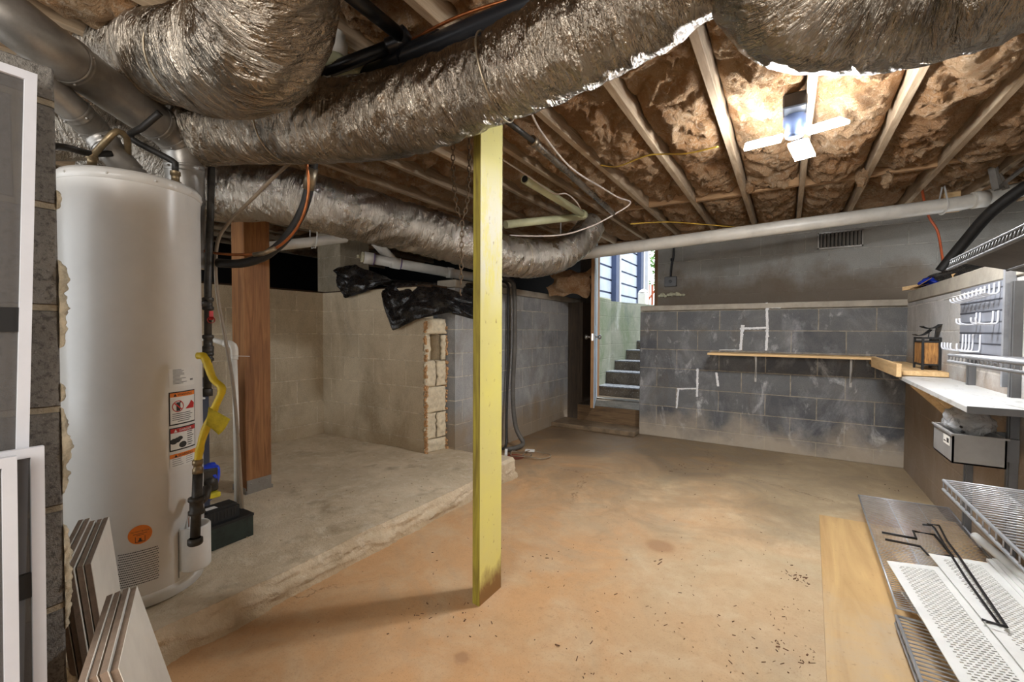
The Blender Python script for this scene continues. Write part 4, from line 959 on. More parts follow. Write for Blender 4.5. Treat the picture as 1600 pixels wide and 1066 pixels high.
mb = MB(); mb.tube([a-(b-a).normalized()*.01, a+(b-a).normalized()*.03], .027, 12); part('joint', mb, M['foiltape'], t_)
hose('cable', [at(828, 172, 2.1), at(845, 205, 2.3), at(880, 250, 2.6), at(905, 272, 2.8), at(935, 290, 3.1), at(965, 308, 3.3), at(985, 317, 3.4), at(960, 335, 3.4), at(920, 355, 3.4), at(870, 368, 3.4), at(788, 368, 3.3)], .006, M['cable'], 'white cable drooping in a wide loop below the joists', 'cable', n=6)
hose('cable', [at(786, 250, 2.6), at(825, 275, 2.8), at(865, 302, 3.1), at(885, 303, 3.2), at(900, 315, 3.3), at(908, 328, 3.4)], .005, M['cable'], 'short white cable lying along the pale green pipe', 'cable', n=6)
hose('cable', [at(938, 258, 2.95), at(965, 260, 2.9), at(1008, 244, 2.75), at(1035, 241, 2.7), at(1072, 240, 2.55), at(1122, 229, 2.4)], .0045, M['yellowcable'], 'yellow wire stapled across the insulation beside the joists', 'cable', n=6)
hose('cable', [at(1220, 210, z=2.2), at(1190, 222, z=2.25), at(1165, 236, z=2.27)], .003, M['yellowcable'], 'thin yellow wire leading to the lamp holder', 'cable', n=6)
hose('cable', [at(985, 350, 3.6), at(1040, 347, 3.7), at(1090, 350, 3.8), at(1160, 356, 3.9)], .004, M['yellowcable'], 'faint yellow wire above the long white pipe', 'cable', n=6)
hose('cable', [at(1444, 258, y=4.6), at(1440, 290, y=4.75), at(1450, 335, y=4.9), at(1465, 362, y=5.1), at(1472, 400, y=5.2), at(1473, 412, y=5.2)], .009, M['orangecord'], 'orange cord hanging in front of the upper wall', 'cord', n=8)
hose('refrigerant_line', [at(1640, 270, 2.8), at(1590, 300, 2.95), at(1545, 335, 3.1), at(1510, 375, 3.25), at(1485, 405, 3.35), at(1470, 424, 3.4)], .038, M['rubber'], 'thick black insulated hose dropping behind the long white pipe', 'hose', n=16)
mb = MB(); p = at(1555, 290, 3.1); 
for k in range(3):
    mb.bar(at(1556-k*3, 225, 3.0+k*.05), at(1549+k*2, 262, 3.0+k*.05), .05, .004); mb.bar(at(1549+k*2, 262, 3.0+k*.05), at(1556+k*8, 296, 3.0+k*.05), .05, .004)
mb.bar(at(1556, 296, 3.05), at(1600, 262, 3.0), .05, .02)
tag(build('duct_strap', mb, M['galv']), 'dull metal strap looped under the black hose by the right wall', 'strap')
# black pipes over the long duct
t_ = thing('waste_pipe', 'glossy black drain pipe with elbow between the two big foil ducts', 'pipe', at(600, 85, 1.95))
mb = MB(); mb.tube([at(440, 138, 1.72), at(618, 70, 1.62)], .024, 20); part('pipe', mb, M['abs'], t_)
mb = MB(); mb.tube(spline([at(606, 74, 1.62), at(624, 67, 1.61), at(631, 60, 1.6), at(622, 50, 1.58)], .01), .030, 20); part('elbow', mb, M['abs'], t_)
mb = MB(); mb.tube([at(624, 54, 1.58), at(530, -22, 1.33)], .024, 20); part('upper_pipe', mb, M['abs'], t_)
t_ = thing('waste_pipe', 'wide black pipe running along the top of the long foil duct', 'pipe', at(700, 60, 1.85))
mb = MB(); mb.tube([at(560, 126, 1.78), at(640, 88, 1.62), at(830, 8, 1.38), at(900, -30, 1.27)], .037, 22); part('pipe', mb, M['abs'], t_)
mb = MB(); mb.tube([at(630, 92, 1.64), at(690, 66, 1.56)], .041, 22); part('coupling', mb, M['abs'], t_)
hose('copper_tube', [at(490, 126, 1.85), at(600, 84, 1.70), at(690, 38, 1.56), at(740, 17, 1.5), at(840, -14, 1.40)], .006, M['copper'], 'bright copper tube running beside the black pipe', 'pipe', n=8)
t_ = thing('toilet_flange', 'white pipe collar on a pale green fitting above the black elbow', 'pipe', at(525, 80, 2.2))
mb = MB(); p = at(522, 74, 1.68); mb.lathe(p-V((0, 0, .04)), [(.045, 0), (.05, .01), (.05, .055), (.042, .06), (.042, .09)], 24); part('collar', mb, M['pvc'], t_)
mb = MB(); mb.tube(spline([p-V((0, 0, .03)), p-V((0, 0, .07)), at(560, 104, 1.74), at(580, 112, 1.78)], .02), .042, 20); part('elbow', mb, M['oldpvc'], t_)
# wire hook top-left
hose('wire_hook', [at(285, -10, 1.5), at(300, 12, 1.5), at(312, 20, 1.5), at(313, -8, 1.5)], .004, M['white'], 'bent white wire hook above the duct elbow', 'hook', n=8)
# chain
def chain(pts, mb, ls=.034, r=.0028):
    P = spline(pts, .004); acc = 0; last = P[0]; k = 0
    pts2 = [P[0]]
    for p in P[1:]:
        acc += (p-last).length; last = p
        if acc >= ls*.74: pts2.append(p); acc = 0
    for a, b in zip(pts2, pts2[1:]):
        d_ = (b-a).normalized(); x = d_.orthogonal().normalized()
        if k % 2: x = d_.cross(x)
        k += 1; c = (a+b)/2; L = ls*.5; W = ls*.27
        ring = [c+d_*(math.sin(t/12*6.2832)*L)+x*(math.cos(t/12*6.2832)*W) for t in range(13)]
        mb.tube(ring, r, 6)
dc = 2.25
mb = MB(); j = at(722, 345, dc); top = 2.268
a = at(708, 262, dc); b = at(733, 268, dc)
chain([V((a.x, a.y, 2.27)), a, at(713, 320, dc), j], mb); chain([V((b.x, b.y, 2.27)), b, at(729, 322, dc), j], mb); chain([j, at(721, 400, dc), at(720, 452, dc)], mb)
mb.tube(spline([at(720, 452, dc), at(719, 458, dc), at(721, 462, dc)], .005), .004, 8)
tag(build('hanging_chain', mb, M['rusty']), 'rusty chain hanging in a Y from the joists beside the yellow post', 'chain')
# ------------------------------------------------------------------ lamp
HB = at(1241, 214, z=2.12)
t_ = thing('garage_light', 'lit three panel garage lamp screwed under a joist', 'lamp', (HB.x, HB.y, 2.08))
mb = MB(); mb.box((HB.x-.05, HB.y-.12, 2.22), (HB.x+.05, HB.y-.0, 2.29), ch=.006); part('junction_box', mb, M['abs'], t_)
mb = MB(); mb.lathe((HB.x, HB.y, 2.12), [(.001, 0), (.038, 0), (.042, .012), (.042, .05), (.05, .06), (.05, .10)], 24); part('housing', mb, plain('dark lamp housing', (52, 62, 84), .4), t_)
for k, (tp, wd) in enumerate(((at(1164, 231, z=2.10), .07), (at(1320, 189, z=2.10), .07), (at(1258, 247, z=2.06), .09))):
    c = V((HB.x, HB.y, 2.125)); d_ = (tp-c); L = d_.length; d_.normalize(); sd = d_.cross(V((0, 0, 1))).normalized(); up = sd.cross(d_)
    L = min(L, .24); p0 = c+d_*.055
    pn = MB(); pn.obox(p0-sd*wd*.36+up*.0102, d_*(L-.065), sd*wd*.72, up*.008); f_ = part('panel', pn, M['upright'], t_)
    e_ = MB(); e_.obox(p0-sd*wd*.5-up*.004, d_*(L-.055), sd*wd, up*.014); part('led_face', e_, M['led'], f_)
# ------------------------------------------------------------------ hose and sump beside the side wall
hose('drain_hose', [(-2.7, 3.75, 1.62), (-2.5, 3.72, 1.66), (-2.34, 3.68, 1.63), (-2.30, 3.67, 1.5), (-2.29, 3.66, 1.0), (-2.27, 3.60, .5), (-2.22, 3.58, .2), (-2.14, 3.58, .06), (-2.13, 3.46, .04), (-2.2, 3.36, .03)], .022, M['greyhose'], 'thick grey hose hanging down the streaked side wall', 'hose', n=14)
hose('drain_hose', [(-2.7, 3.66, 1.6), (-2.5, 3.64, 1.635), (-2.35, 3.62, 1.60), (-2.335, 3.61, 1.4), (-2.33, 3.60, .8), (-2.31, 3.55, .3), (-2.28, 3.5, .05), (-2.25, 3.4, .02)], .013, M['rubber'], 'thin dark hose behind the thick grey one', 'hose', n=12)
sp = at(803, 714, z=.004)
mb = MB(); mb.lathe((sp.x, sp.y, .001), [(.001, 0), (.075, 0), (.085, .004), (.09, .003)], 32); tag(build('sump_cover', mb, plain('terracotta drain', (140, 74, 50), .7)), 'reddish round drain opening in the floor at the slab end', 'drain')
for k, (cx, cy, r1, lab) in enumerate(((sp.x+.03, sp.y+.06, .10, 'grey cord coiled around the floor drain'), (sp.x+.16, sp.y+.12, .13, 'second looser grey cord loop beside the floor drain'))):
    hose('coiled_cord', [(cx+r1*math.cos(a)*(1+.1*math.sin(3*a+k)), cy+r1*.8*math.sin(a), .012+.012*abs(math.sin(a*1.5+k))) for a in [q*.35 for q in range(20)]], .005, M['taupe'], lab, 'cord', n=8)
q = at(789, 705, z=.05); mb = MB(); mb.obox(q, V((.03, -.05, -.035)), V((.02, .012, 0)), V((0, 0, .02))); tag(build('power_plug', mb, M['white']), 'white plug standing on the cord coil', 'plug')
q = at(828, 706, z=.01); mb = MB(); mb.box(q+V((-.045, -.02, 0)), q+V((.045, .02, .02)), Matrix.Rotation(.4, 3, 'Z'), ch=.004); tag(build('power_plug', mb, M['white']), 'flat white float switch lying in the cord loops', 'plug')
# block at the slab end
mb = MB(); mb.box((XC-.16, 2.66, 0), (XC+.02, 2.86, .155), ch=.02)
tag(build('concrete_block', mb, M['slab']), 'worn concrete block end standing behind the yellow post', 'block', None)
# black plastic sheets over the alcove wall
def sheet(top, bot, dep, seed, n=44, m_=26, amp=.05):
    def L(pl, u):
        s_ = u*(len(pl)-1); i = min(int(s_), len(pl)-2); f = s_-i; return (pl[i][0]*(1-f)+pl[i+1][0]*f, pl[i][1]*(1-f)+pl[i+1][1]*f)
    def fn(u, v):
        a = L(top, u); b = L(bot, u); y = dep
        p = at(a[0]*(1-v)+b[0]*v, a[1]*(1-v)+b[1]*v, y=y)
        q = V((u*3.2+seed, v*2.2, seed)); d_ = noise.noise(q)*amp+abs(noise.noise(q*2.2))*amp*.45+noise.noise(q*6)*amp*.06
        return p+V((noise.noise(q*2)*.010, -abs(d_)-.02+.10*(1-v)**2, noise.noise(q*1.5+V((5, 5, 5)))*.010))
    mb = MB(); mb.grid(fn, n, m_, thick=(0, .002, 0)); return mb
tag(build('plastic_sheet', sheet([(521, 416), (545, 412), (575, 424), (606, 437)], [(530, 447), (545, 466), (572, 458), (604, 444)], 2.60, 2., amp=.07), M['poly']), 'crumpled black plastic bunched on the tan wall top beside the pier', 'plastic sheet')
tag(build('plastic_sheet', sheet([(602, 441), (622, 440), (646, 441), (700, 452), (745, 468)], [(600, 462), (618, 517), (655, 499), (705, 488), (745, 500)], 2.58, 7., 70, 36, .06), M['poly']), 'black plastic flap draped over the broken end of the tan wall', 'plastic sheet')
tag(build('plastic_sheet', sheet([(560, 425), (600, 436), (680, 442), (760, 440)], [(566, 432), (606, 448), (690, 460), (760, 470)], 2.95, 4., 50, 20, .10), M['poly']), 'black plastic lying rumpled behind the wall top under the white pipe', 'plastic sheet')
mb = MB(); 
def ins2(u, v):
    a = at(860+u*62, 420+v*42, 5.0); return a+noise.noise_vector(V((u*4, v*4, 1)))*.07+V((0, -.1*math.sin(u*3.1)*math.sin(v*3.1), 0))
mb.grid(ins2, 26, 22); tag(build('insulation_tuft', mb, M['insul']), 'ragged brown insulation clump over the side wall next to the stair door', 'insulation')
# ------------------------------------------------------------------ right side shelves
zs = .935
t_ = thing('wall_shelf', 'long narrow pine shelf on the charcoal back wall', 'shelf', (0, YB-.15, zs-.02))
yf = YB-.30; xl = at(1105, 551, y=yf).x
mb = MB(); mb.box((xl, yf, zs-.02), (.60, YB-.001, zs), ch=.002); part('board', mb, M['pine'], t_)
for px in (1181, 1330):
    x = at(px, 560, y=YB).x; mb = MB(); mb.box((x-.008, YB-.005, zs-.28), (x+.008, YB-.0005, zs-.021)); mb.box((x-.008, YB-.24, zs-.026), (x+.008, YB-.001, zs-.021)); mb.bar((x, YB-.004, zs-.24), (x, YB-.2, zs-.03), .006, .006); part('bracket', mb, M['galv'], t_)
t_ = thing('wall_shelf', 'pine corner shelf with a thick front rail along the right wall', 'shelf', (.7, 4.1, .88))
mb = MB(); mb.box((.601, 3.66, .865), (XR-.001, YB-.001, .895), ch=.002); part('board', mb, M['piney'], t_)
mb = MB(); mb.box((.575, 3.54, .862), (.60, yf-.001, .945), ch=.002); part('front_rail', mb, M['piney'], t_)
t_ = thing('wall_shelf', 'scuffed white worktop board on wooden brackets along the right wall', 'shelf', (.7, 3., .84))
mb = MB(); o_ = V((.60, 3.655, .842)); mb.add([(.606, 3.655, .842), (.57, 2.27, .842), (XR-.001, 2.27, .842), (XR-.001, 3.655, .842), (.606, 3.655, .862), (.57, 2.27, .862), (XR-.001, 2.27, .862), (XR-.001, 3.655, .862)], [(0, 3, 2, 1), (4, 5, 6, 7), (0, 1, 5, 4), (1, 2, 6, 5), (2, 3, 7, 6), (3, 0, 4, 7)]); part('board', mb, M['board'], t_)
mb = MB(); mb.box((.57, 2.262, .84), (XR-.002, 2.268, .866)); part('edge_strip', mb, M['upright'], t_)
for y in (3.42, 2.98): mb = MB(); mb.bar((.63, y, .833), (XR-.006, y, .62), .03, .045, (0, 1, 0)); part('brace', mb, M['piney'], t_)
for y in (3.24, 2.72):
    mb = MB(); mb.box((XR-.028, y-.022, .02), (XR-.001, y+.022, 1.36)); mb.box((XR-.031, y-.009, .02), (XR-.0285, y+.009, 1.36))
    tag(build('shelf_upright', mb, M['upright']), 'grey metal shelf upright on the right wall, %s' % ('behind the grey bin' if y > 3 else 'beside the slatted tool panel edge'), 'shelf upright', 'shelf uprights on the right wall')
# slatted tool panel with hooks
y0, y1, z0, z1 = 2.80, 3.36, 1.0, 1.375; xp = XR-.032
t_ = thing('tool_panel', 'grey slatted metal tool panel with empty hooks on the right wall', 'tool panel', (XR, 3.08, z0))
mb = MB(); mb.box((xp, y0, z0), (XR-.001, y1, z1)); part('panel', mb, M['slatmetal'], t_)
mb = MB()
for k in range(7): z = z0+.03+k*.052; mb.box((xp-.0015, y0, z), (xp-.0002, y1, z+.007))
part('grooves', mb, M['slatdark'], t_)
mb = MB(); mb.box((xp-.004, y0-.03, z0-.1), (XR-.002, y0-.008, z1+.05)); part('side_rail', mb, M['mesh_metal'], t_)
def hook(y, z, L, h=.05, up=.02):
    m2 = MB(); m2.tube(spline([(xp-.004, y, z), (xp-.006, y, z-h), (xp-.02, y, z-h-.01), (xp-L, y, z-h-.006), (xp-L-.006, y, z-h+up)], .006), .0042, 8); return m2
for k in range(9): part('hook', hook(y0+.03+k*.056, 1.37-.002*k, .055, .045, .012), M['whiteframe'], t_)
mb = MB(); mb.tube([(xp-.06, y0+.02, 1.335), (xp-.06, y1+.02, 1.325)], .0045, 8); part('hook_rail', mb, M['white'], t_)
for k in range(4): part('hook', hook((y0+.03, y0+.09, y0+.25, y0+.30)[k], 1.24, .07, .05, .02), M['whiteframe'], t_)
for k in range(5): part('hook', hook((y0+.24, y0+.34, y0+.39, y0+.44, y0+.49)[k], 1.13, .08, .075, .03), M['whiteframe'], t_)
# lantern-like crate on the corner shelf
pc = at(1441, 578, z=.895); pl = at(1417, 574, z=.895); pr = at(1470, 577, y=pc.y)
x0, x1, y0, y1, zb, zt2 = pc.x, min(pr.x, XR-.01), pc.y, pl.y, .895, at(1441, 528, pc.dot(CF)+0).z
dC = (pc-V((0, 0, CH))).dot(CF); zt2 = at(1441, 527, dC).z
t_ = thing('metal_lantern', 'square black metal lantern box with cane panels on the corner shelf', 'lantern', ((x0+x1)/2, (y0+y1)/2, zb))
for x in (x0, x1):
    for y in (y0, y1): mb = MB(); mb.box((x-.006, y-.006, zb), (x+.006, y+.006, zt2)); part('leg', mb, M['black'], t_)
mb = MB()
for z in (zb+.035, zt2-.03, zt2-.006):
    mb.box((x0, y0-.004, z-.005), (x1, y0+.004, z+.005)); mb.box((x0, y1-.004, z-.005), (x1, y1+.004, z+.005)); mb.box((x0-.004, y0, z-.005), (x0+.004, y1, z+.005)); mb.box((x1-.004, y0, z-.005), (x1+.004, y1, z+.005))
part('frame', mb, M['black'], t_)
mb = MB(); mb.box((x0+.006, y0-.001, zb+.04), (x1-.006, y0+.003, zt2-.036)); mb.box((x0-.001, y0+.006, zb+.04), (x0+.003, y1-.006, zt2-.036)); mb.box((x1-.003, y0+.006, zb+.04), (x1+.001, y1-.006, zt2-.036)); mb.box((x0+.006, y1-.003, zb+.04), (x1-.006, y1+.001, zt2-.036)); part('cane_panel', mb, M['cane'], t_)
mb = MB(); mb.grid(lambda u, v: (x0-.0+u*(x1-x0+.03), y0+v*.10, zt2+.055+.03*(u-.35)**2*4), 12, 4, thick=(0, 0, .004)); mb.grid(lambda u, v: (x0-.03+u*(x1-x0), y0+.03+v*.10, zt2+.008+.02*(u-.3)**2*4), 12, 4, thick=(0, 0, .004)); 
mb.bar((x0+.03, y0+.03, zt2-.01), (x0+.04, y0+.04, zt2+.06), .005, .005); mb.bar((x1-.02, y0+.03, zt2-.01), (x1-.01, y0+.04, zt2+.07), .005, .005); part('bent_lid', mb, M['black'], t_, 'bent black sheet flaps on top')
# wire shelves
def wire_shelf(name, lab, c, ex, ey, nw, lip=.03, mat='mesh_metal', r=.0022, group='wire shelves', cross=3, dbl=True):
    "corner c; ex = along the wires, ey = along the front edge"
    c, ex, ey = V(c), V(ex), V(ey); t = thing(name, lab, 'wire shelf', c+(ex+ey)/2, group); up = ex.cross(ey).normalized(); 
    if up.z < 0: up = -up
    mb = MB()
    for k in range(nw+1):
        p = c+ey*(k/nw); mb.tube([p, p+ex], r, 5, smooth=True)
    part('deck_wires', mb, M[mat], t)
    mb = MB()
    for q in (0, 1): mb.tube([c+ex*q, c+ex*q+ey], r*2.2, 8)
    for q in range(1, cross): mb.tube([c+ex*q/cross-up*r*2, c+ex*q/cross+ey-up*r*2], r*1.6, 6)
    for q in (0, 1): mb.tube([c+ey*q, c+ey*q+ex], r*1.8, 6)
    part('frame_rods', mb, M[mat], t)
    if lip:
        mb = MB(); mb.tube([c-up*lip, c-up*lip+ey], r*2.2, 8)
        for k in range(0, nw+1, 2): p = c+ey*(k/nw); mb.tube([p, p-up*lip], r*.9, 4)
        part('front_lip', mb, M[mat], t)
    return t
wire_shelf('wire_shelf', 'upper wire shelf jutting from the right wall, seen from below', (.45, 1.97, 1.375), (XR-.46, 0, -.11), (0, -1.3, .02), 120, mat='upright')
wire_shelf('wire_shelf', 'middle wire shelf at eye level, seen edge-on', (.45, 1.97, 1.066), (XR-.46, 0, -.01), (0, -1.3, .01), 80, lip=.02)
wire_shelf('wire_shelf', 'lower wire shelf under the white worktop, seen from above', (.45, 1.99, .645), (XR-.46, 0, .0), (0, -1.3, .0), 60)
mb = MB(); mb.box((XR-.004, .9, .0), (XR-.001, 2.0, 1.5)); 
for y in (1.5, .95): m2 = MB(); m2.box((XR-.03, y-.015, .3), (XR-.005, y+.015, 1.45)); tag(build('shelf_upright', m2, M['upright']), 'grey metal upright carrying the wire shelves, %s' % ('far one' if y > 1.2 else 'near one'), 'shelf upright', 'uprights behind the wire shelves')
# floor wire shelves
wire_shelf('wire_shelf', 'grey wire shelf lying on the floor under the black rods', (.40, 3.49, .105), (XR-.42, .03, 0), (-.035, -1.36, 0), 78, lip=.0, r=.0019, cross=3)
wire_shelf('wire_shelf', 'coarse wire shelf lying on the floor under the white vent panels', (.365, 2.14, .07), (.45, .02, 0), (.0, -1.4, 0), 60, lip=.03, r=.0026, cross=3)
mb = MB(); mb.box((.7, 2.2, 0), (.8, 3.3, .095)); tag(build('scrap_board', mb, M['piney']), 'wooden board propping up the wire shelf next to the right wall', 'wood scrap')
mb = MB(); mb.box((.44, 2.3, .015), (.50, 2.7, .095)); tag(build('scrap_board', mb, M['piney']), 'wooden board under the wire shelf beside the plywood', 'wood scrap')
# white vented panels
def vented(lab, c, ex, ey, seed):
    c, ex, ey = V(c), V(ex), V(ey); up = V((0, 0, 1)); wx, ly = ex.length, ey.length; X = ex.normalized(); Y = ey.normalized()
    t = thing('perforated_sheet', lab, 'vented panel', c+(ex+ey)/2, 'white vented panels on the floor pile')
    # expanded metal: staggered slots left open in the sheet
    nx = max(6, int((wx-.07)/.021)); ny = int((ly-.06)/.0125); mx = (wx-nx*.021)/2; my = (ly-ny*.0125)/2
    mb = MB(); vs = {}; 
    mb.obox(c, ex, Y*my, up*.003); mb.obox(c+Y*(ly-my), ex, Y*my, up*.003); mb.obox(c+Y*my, X*mx, Y*(ly-2*my), up*.003); mb.obox(c+Y*my+X*(wx-mx), X*mx, Y*(ly-2*my), up*.003)
    part('border', mb, M['white'], t)
    mb = MB()
    for j in range(ny):
        y = my+j*.0125
        mb.obox(c+Y*y+X*mx, X*(wx-2*mx), Y*.0062, up*.0025)
        for i in range(nx+1):
            x = mx+i*.021+(.0105 if j % 2 else 0)
            if x+.004 < wx-mx+.001: mb.obox(c+Y*(y+.0062)+X*x, X*.007, Y*.0063, up*.0025)
    part('slotted_sheet', mb, M['white'], t); return t
vented('white vented sheet on the pile beside the plywood', (.385, 2.47, .135), (.182, .055, .0), (.09, -1.35, .0), 1)
vented('white vented sheet on the pile lying under the black rod tips', (.552, 2.63, .145), (.195, .03, .0), (.10, -1.45, .0), 2)
mb = MB()
for k in range(3): mb.obox((.752+k*.018, 2.70, .14+k*.006), (.03, 0, 0), (.03, -1.5, 0), (0, 0, .012))
tag(build('trim_strips', mb, M['white']), 'bundle of long white trim strips along the wall edge of the pile', 'trim strips')
mb = MB(); mb.obox((.40, 2.28, .10), (.06, .02, 0), (.03, -.2, 0), (0, 0, .004)); tag(build('vinyl_scrap', mb, M['white']), 'small white scrap wedged under the vented sheet edge', 'scrap')
hose('plastic_tube', [at(1524, 838, z=.16), at(1560, 868, z=.165), at(1630, 925, z=.17)], .018, M['white'], 'white plastic tube lying against the pile by the wall', 'tube', n=16)
zr = .155
hose('bent_rod', [at(1442, 820, z=zr), at(1456, 821, z=zr), at(1461, 826, z=zr), at(1475, 850, z=zr), at(1510, 905, z=zr), at(1562, 977, z=zr), at(1534, 968, z=zr)], .0045, M['darkwire'], 'black bent rod on the pile with its hook toward the plywood', 'rod', n=8, step=.5)
hose('bent_rod', [at(1449, 819, z=zr+.012), at(1467, 821, z=zr+.012), at(1480, 846, z=zr+.012), at(1500, 872, z=zr+.012), at(1573, 980, z=zr+.012), at(1541, 971, z=zr+.012)], .0045, M['darkwire'], 'black bent rod on the pile lying closest to the wall', 'rod', n=8, step=.5)
hose('bent_rod', [at(1378, 832, z=.12), at(1432, 842, z=.12), at(1427, 830, z=.12), at(1460, 836, z=.12), at(1487, 868, z=.125)], .0055, M['darkwire'], 'zigzag dark rod crossing the far end of the floor wire shelf', 'rod', n=8, step=.5)
hose('bent_rod', [at(1383, 843, z=.12), at(1438, 854, z=.12), at(1450, 867, z=.12), at(1490, 870, z=.125)], .0055, M['darkwire'], 'dark cranked rod beside the zigzag one on the wire shelf', 'rod', n=8, step=.5)
# plywood on the floor
A, B, C_, D_ = at(1280, 805, z=.012), at(1356, 819, z=.012), at(1292, 1066, z=.012), at(1440, 1066, z=.012)
ux = (B-A); dn_ = (C_-A); mb = MB(); mb.obox(V((A.x, A.y, .001)), V((.38, .02, 0)), V((dn_.x*1.5, dn_.y*1.5, 0)), (0, 0, .014)); tag(build('plywood_sheet', mb, M['ply']), 'long yellowish plywood board flat on the floor beside the wire shelves', 'plywood')
# grey bin under the worktop
bx0 = .60; by0, by1 = 2.55, 2.83; bz0, bz1 = .585, .71; bx1 = .76
t_ = thing('storage_bin', 'grey plastic bin hung under the white worktop', 'bin', (.68, 2.69, bz0))
mb = MB(); w_ = .006
mb.box((bx0, by0, bz0), (bx1, by1, bz0+w_)); mb.box((bx0, by0, bz0), (bx0+w_, by1, bz1)); mb.box((bx1-w_, by0, bz0), (bx1, by1, bz1)); mb.box((bx0, by0, bz0), (bx1, by0+w_, bz1)); mb.box((bx0, by1-w_, bz0), (bx1, by1, bz1)); part('body', mb, M['bin'], t_)
mb = MB(); mb.box((bx0-.006, by0-.006, bz1-.008), (bx1+.006, by0, bz1)); mb.box((bx0-.006, by1, bz1-.008), (bx1+.006, by1+.006, bz1)); mb.box((bx0-.006, by0, bz1-.008), (bx0, by1, bz1)); part('rim', mb, M['bin'], t_)
mb = MB(); mb.box((bx0-.0015, by0+.03, bz1-.06), (bx0-.0002, by0+.12, bz1-.02)); part('bin_label', mb, M['paper'], t_)
mb = MB(); mb.box((bx0-.002, by0+.04, bz1-.05), (bx0-.0016, by0+.07, bz1-.03)); mb.box((bx0-.002, by0+.08, bz1-.05), (bx0-.0016, by0+.11, bz1-.045)); part('label_print', mb, M['ink'], t_)
mb = MB(); mb.box((bx1, by0+.05, bz0+.02), (XR-.03, by0+.07, bz1-.01)); part('wall_bracket', mb, M['upright'], t_)
mb = MB(); mb.box((bx1, by1-.07, bz0+.02), (XR-.001, by1-.05, bz1-.01)); part('wall_bracket', mb, M['upright'], t_)
mb = MB(); bc = V((.68, 2.68, .745))
mb.grid(lambda u, v: bc+(lambda d_: V((d_.x*.075, d_.y*.12, d_.z*.065))*(1+.25*noise.noise(d_*2.5)+.12*noise.noise(d_*7)))(V((math.sin(v*3.14)*math.cos(u*6.283), math.sin(v*3.14)*math.sin(u*6.283), math.cos(v*3.14)))), 36, 24)
o = build('plastic_bag', mb, M['clear']); tag(o, 'clear plastic bag bulging out of the grey bin', 'plastic bag')
mb = MB(); 
for k in range(4):
    mb.tube(spline([bc+V((random.uniform(-.05, .03), -.04+random.uniform(-.05, .08), -.03+random.uniform(-.01, .05))) for q in range(6)], .01), .006, 8)
tag(build('cable_coil', mb, M['black']), 'tangled black cable inside the clear bag', 'cable')
# junk on the right ledge
zl = 1.476
mb = MB(); rnd = random.Random(4)
def blob(c, sx, sy, sz, sd, mat, name, lab, cat):
    mb = MB(); c = V(c)
    mb.grid(lambda u, v: c+(lambda d_: V((d_.x*sx, d_.y*sy, max(d_.z*sz, -sz*.6)))*(1+.45*noise.noise(d_*2.2+V((sd, 0, 0)))+.2*noise.noise(d_*6+V((sd, 0, 0)))))(V((math.sin(v*3.14)*math.cos(u*6.283), math.sin(v*3.14)*math.sin(u*6.283), math.cos(v*3.14)))), 40, 24)
    return tag(build(name, mb, mat), lab, cat)
blob((1.12, 4.1, zl+.06), .22, .75, .10, 3, M['poly'], 'plastic_sheet', 'black plastic heap lying on the ledge of the right wall', 'plastic sheet')
blob((.98, 4.68, zl+.05), .09, .09, .05, 7, M['blue'], 'plastic_bag', 'blue plastic bag on the wall corner beside the black heap', 'plastic bag')
def chunk(px, py, zz_, ex, ey, ez, mat, name, lab, cat):
    q = at(px, py, z=zz_); m2 = MB(); m2.obox(q, ex, ey, ez); tag(build(name, m2, mat), lab, cat)
q = V((.86, 4.72, 1.48))
mb = MB(); mb.obox((.80, 4.78, 1.455+.03), (.10, .24, .02), (.12, -.05, .02), (0, 0, .03)); tag(build('wood_scrap', mb, M['piney']), 'brown offcut poking out beside the blue bag', 'wood scrap')
mb = MB(); mb.obox((.815, 4.42, 1.48), (.10, .12, .03), (.02, .28, .01), (.0, 0, .006)); mb.obox((.83, 4.40, 1.487), (.08, .05, .06), (.02, .24, .0), (.0, 0, .006)); tag(build('cardboard_scrap', mb, M['cardboard']), 'torn cardboard pieces on the right wall ledge corner', 'cardboard')
mb = MB(); mb.obox((.90, 3.9, 1.485), (.12, -.02, .05), (.02, .04, 0), (-.01, 0, .03)); tag(build('wood_scrap', mb, M['pine']), 'short pale stick lying on the ledge over the wall', 'wood scrap')
mb = MB(); mb.obox((1.0, 2.9, zl), (.10, .2, 0), (.25, -.1, 0), (0, 0, .09)); tag(build('wood_scrap', mb, M['pine']), 'pale timber block on the ledge behind the upper wire shelf', 'wood scrap')
# ------------------------------------------------------------------ screens and tiles at the near wall
def screen(lab, ytop, z0, z1, wd, xb, lean, clip=True, sw=.024, dy=0):
    "frame standing against the near wall: edge nearest the heater at ytop, runs to -Y"
    t = thing('window_screen', lab, 'window screen', (xb, ytop-wd/2, z0), 'white window screens leaning on the block wall')
    top = V((-lean, dy, z1-z0)); Lz = top.length; up = top.normalized(); o_ = V((xb, ytop-dy, z0)); n_ = V((1, 0, 0)); th = .012
    def bx(y0, y1, h0, h1, tt=th, off=0):
        m2 = MB(); m2.obox(o_+V((0, -y0, 0))+up*h0+n_*off, V((0, -(y1-y0), 0)), up*(h1-h0), n_*tt); return m2
    m2 = bx(0, sw, 0, Lz); part('stile', m2, M['whiteframe'], t); m2 = bx(wd-sw, wd, 0, Lz); part('stile', m2, M['whiteframe'], t)
    m2 = bx(sw, wd-sw, Lz-sw, Lz); part('rail', m2, M['whiteframe'], t); m2 = bx(sw, wd-sw, 0, sw); part('rail', m2, M['whiteframe'], t)
    m2 = bx(sw, wd-sw, sw, Lz-sw, .0008, .004); part('mesh', m2, M['screen'], t)
    if clip:
        m2 = bx(sw, sw+.04, Lz*.70, Lz*.70+.045, .008, .0005); part('latch', m2, M['black'], t)
    return t
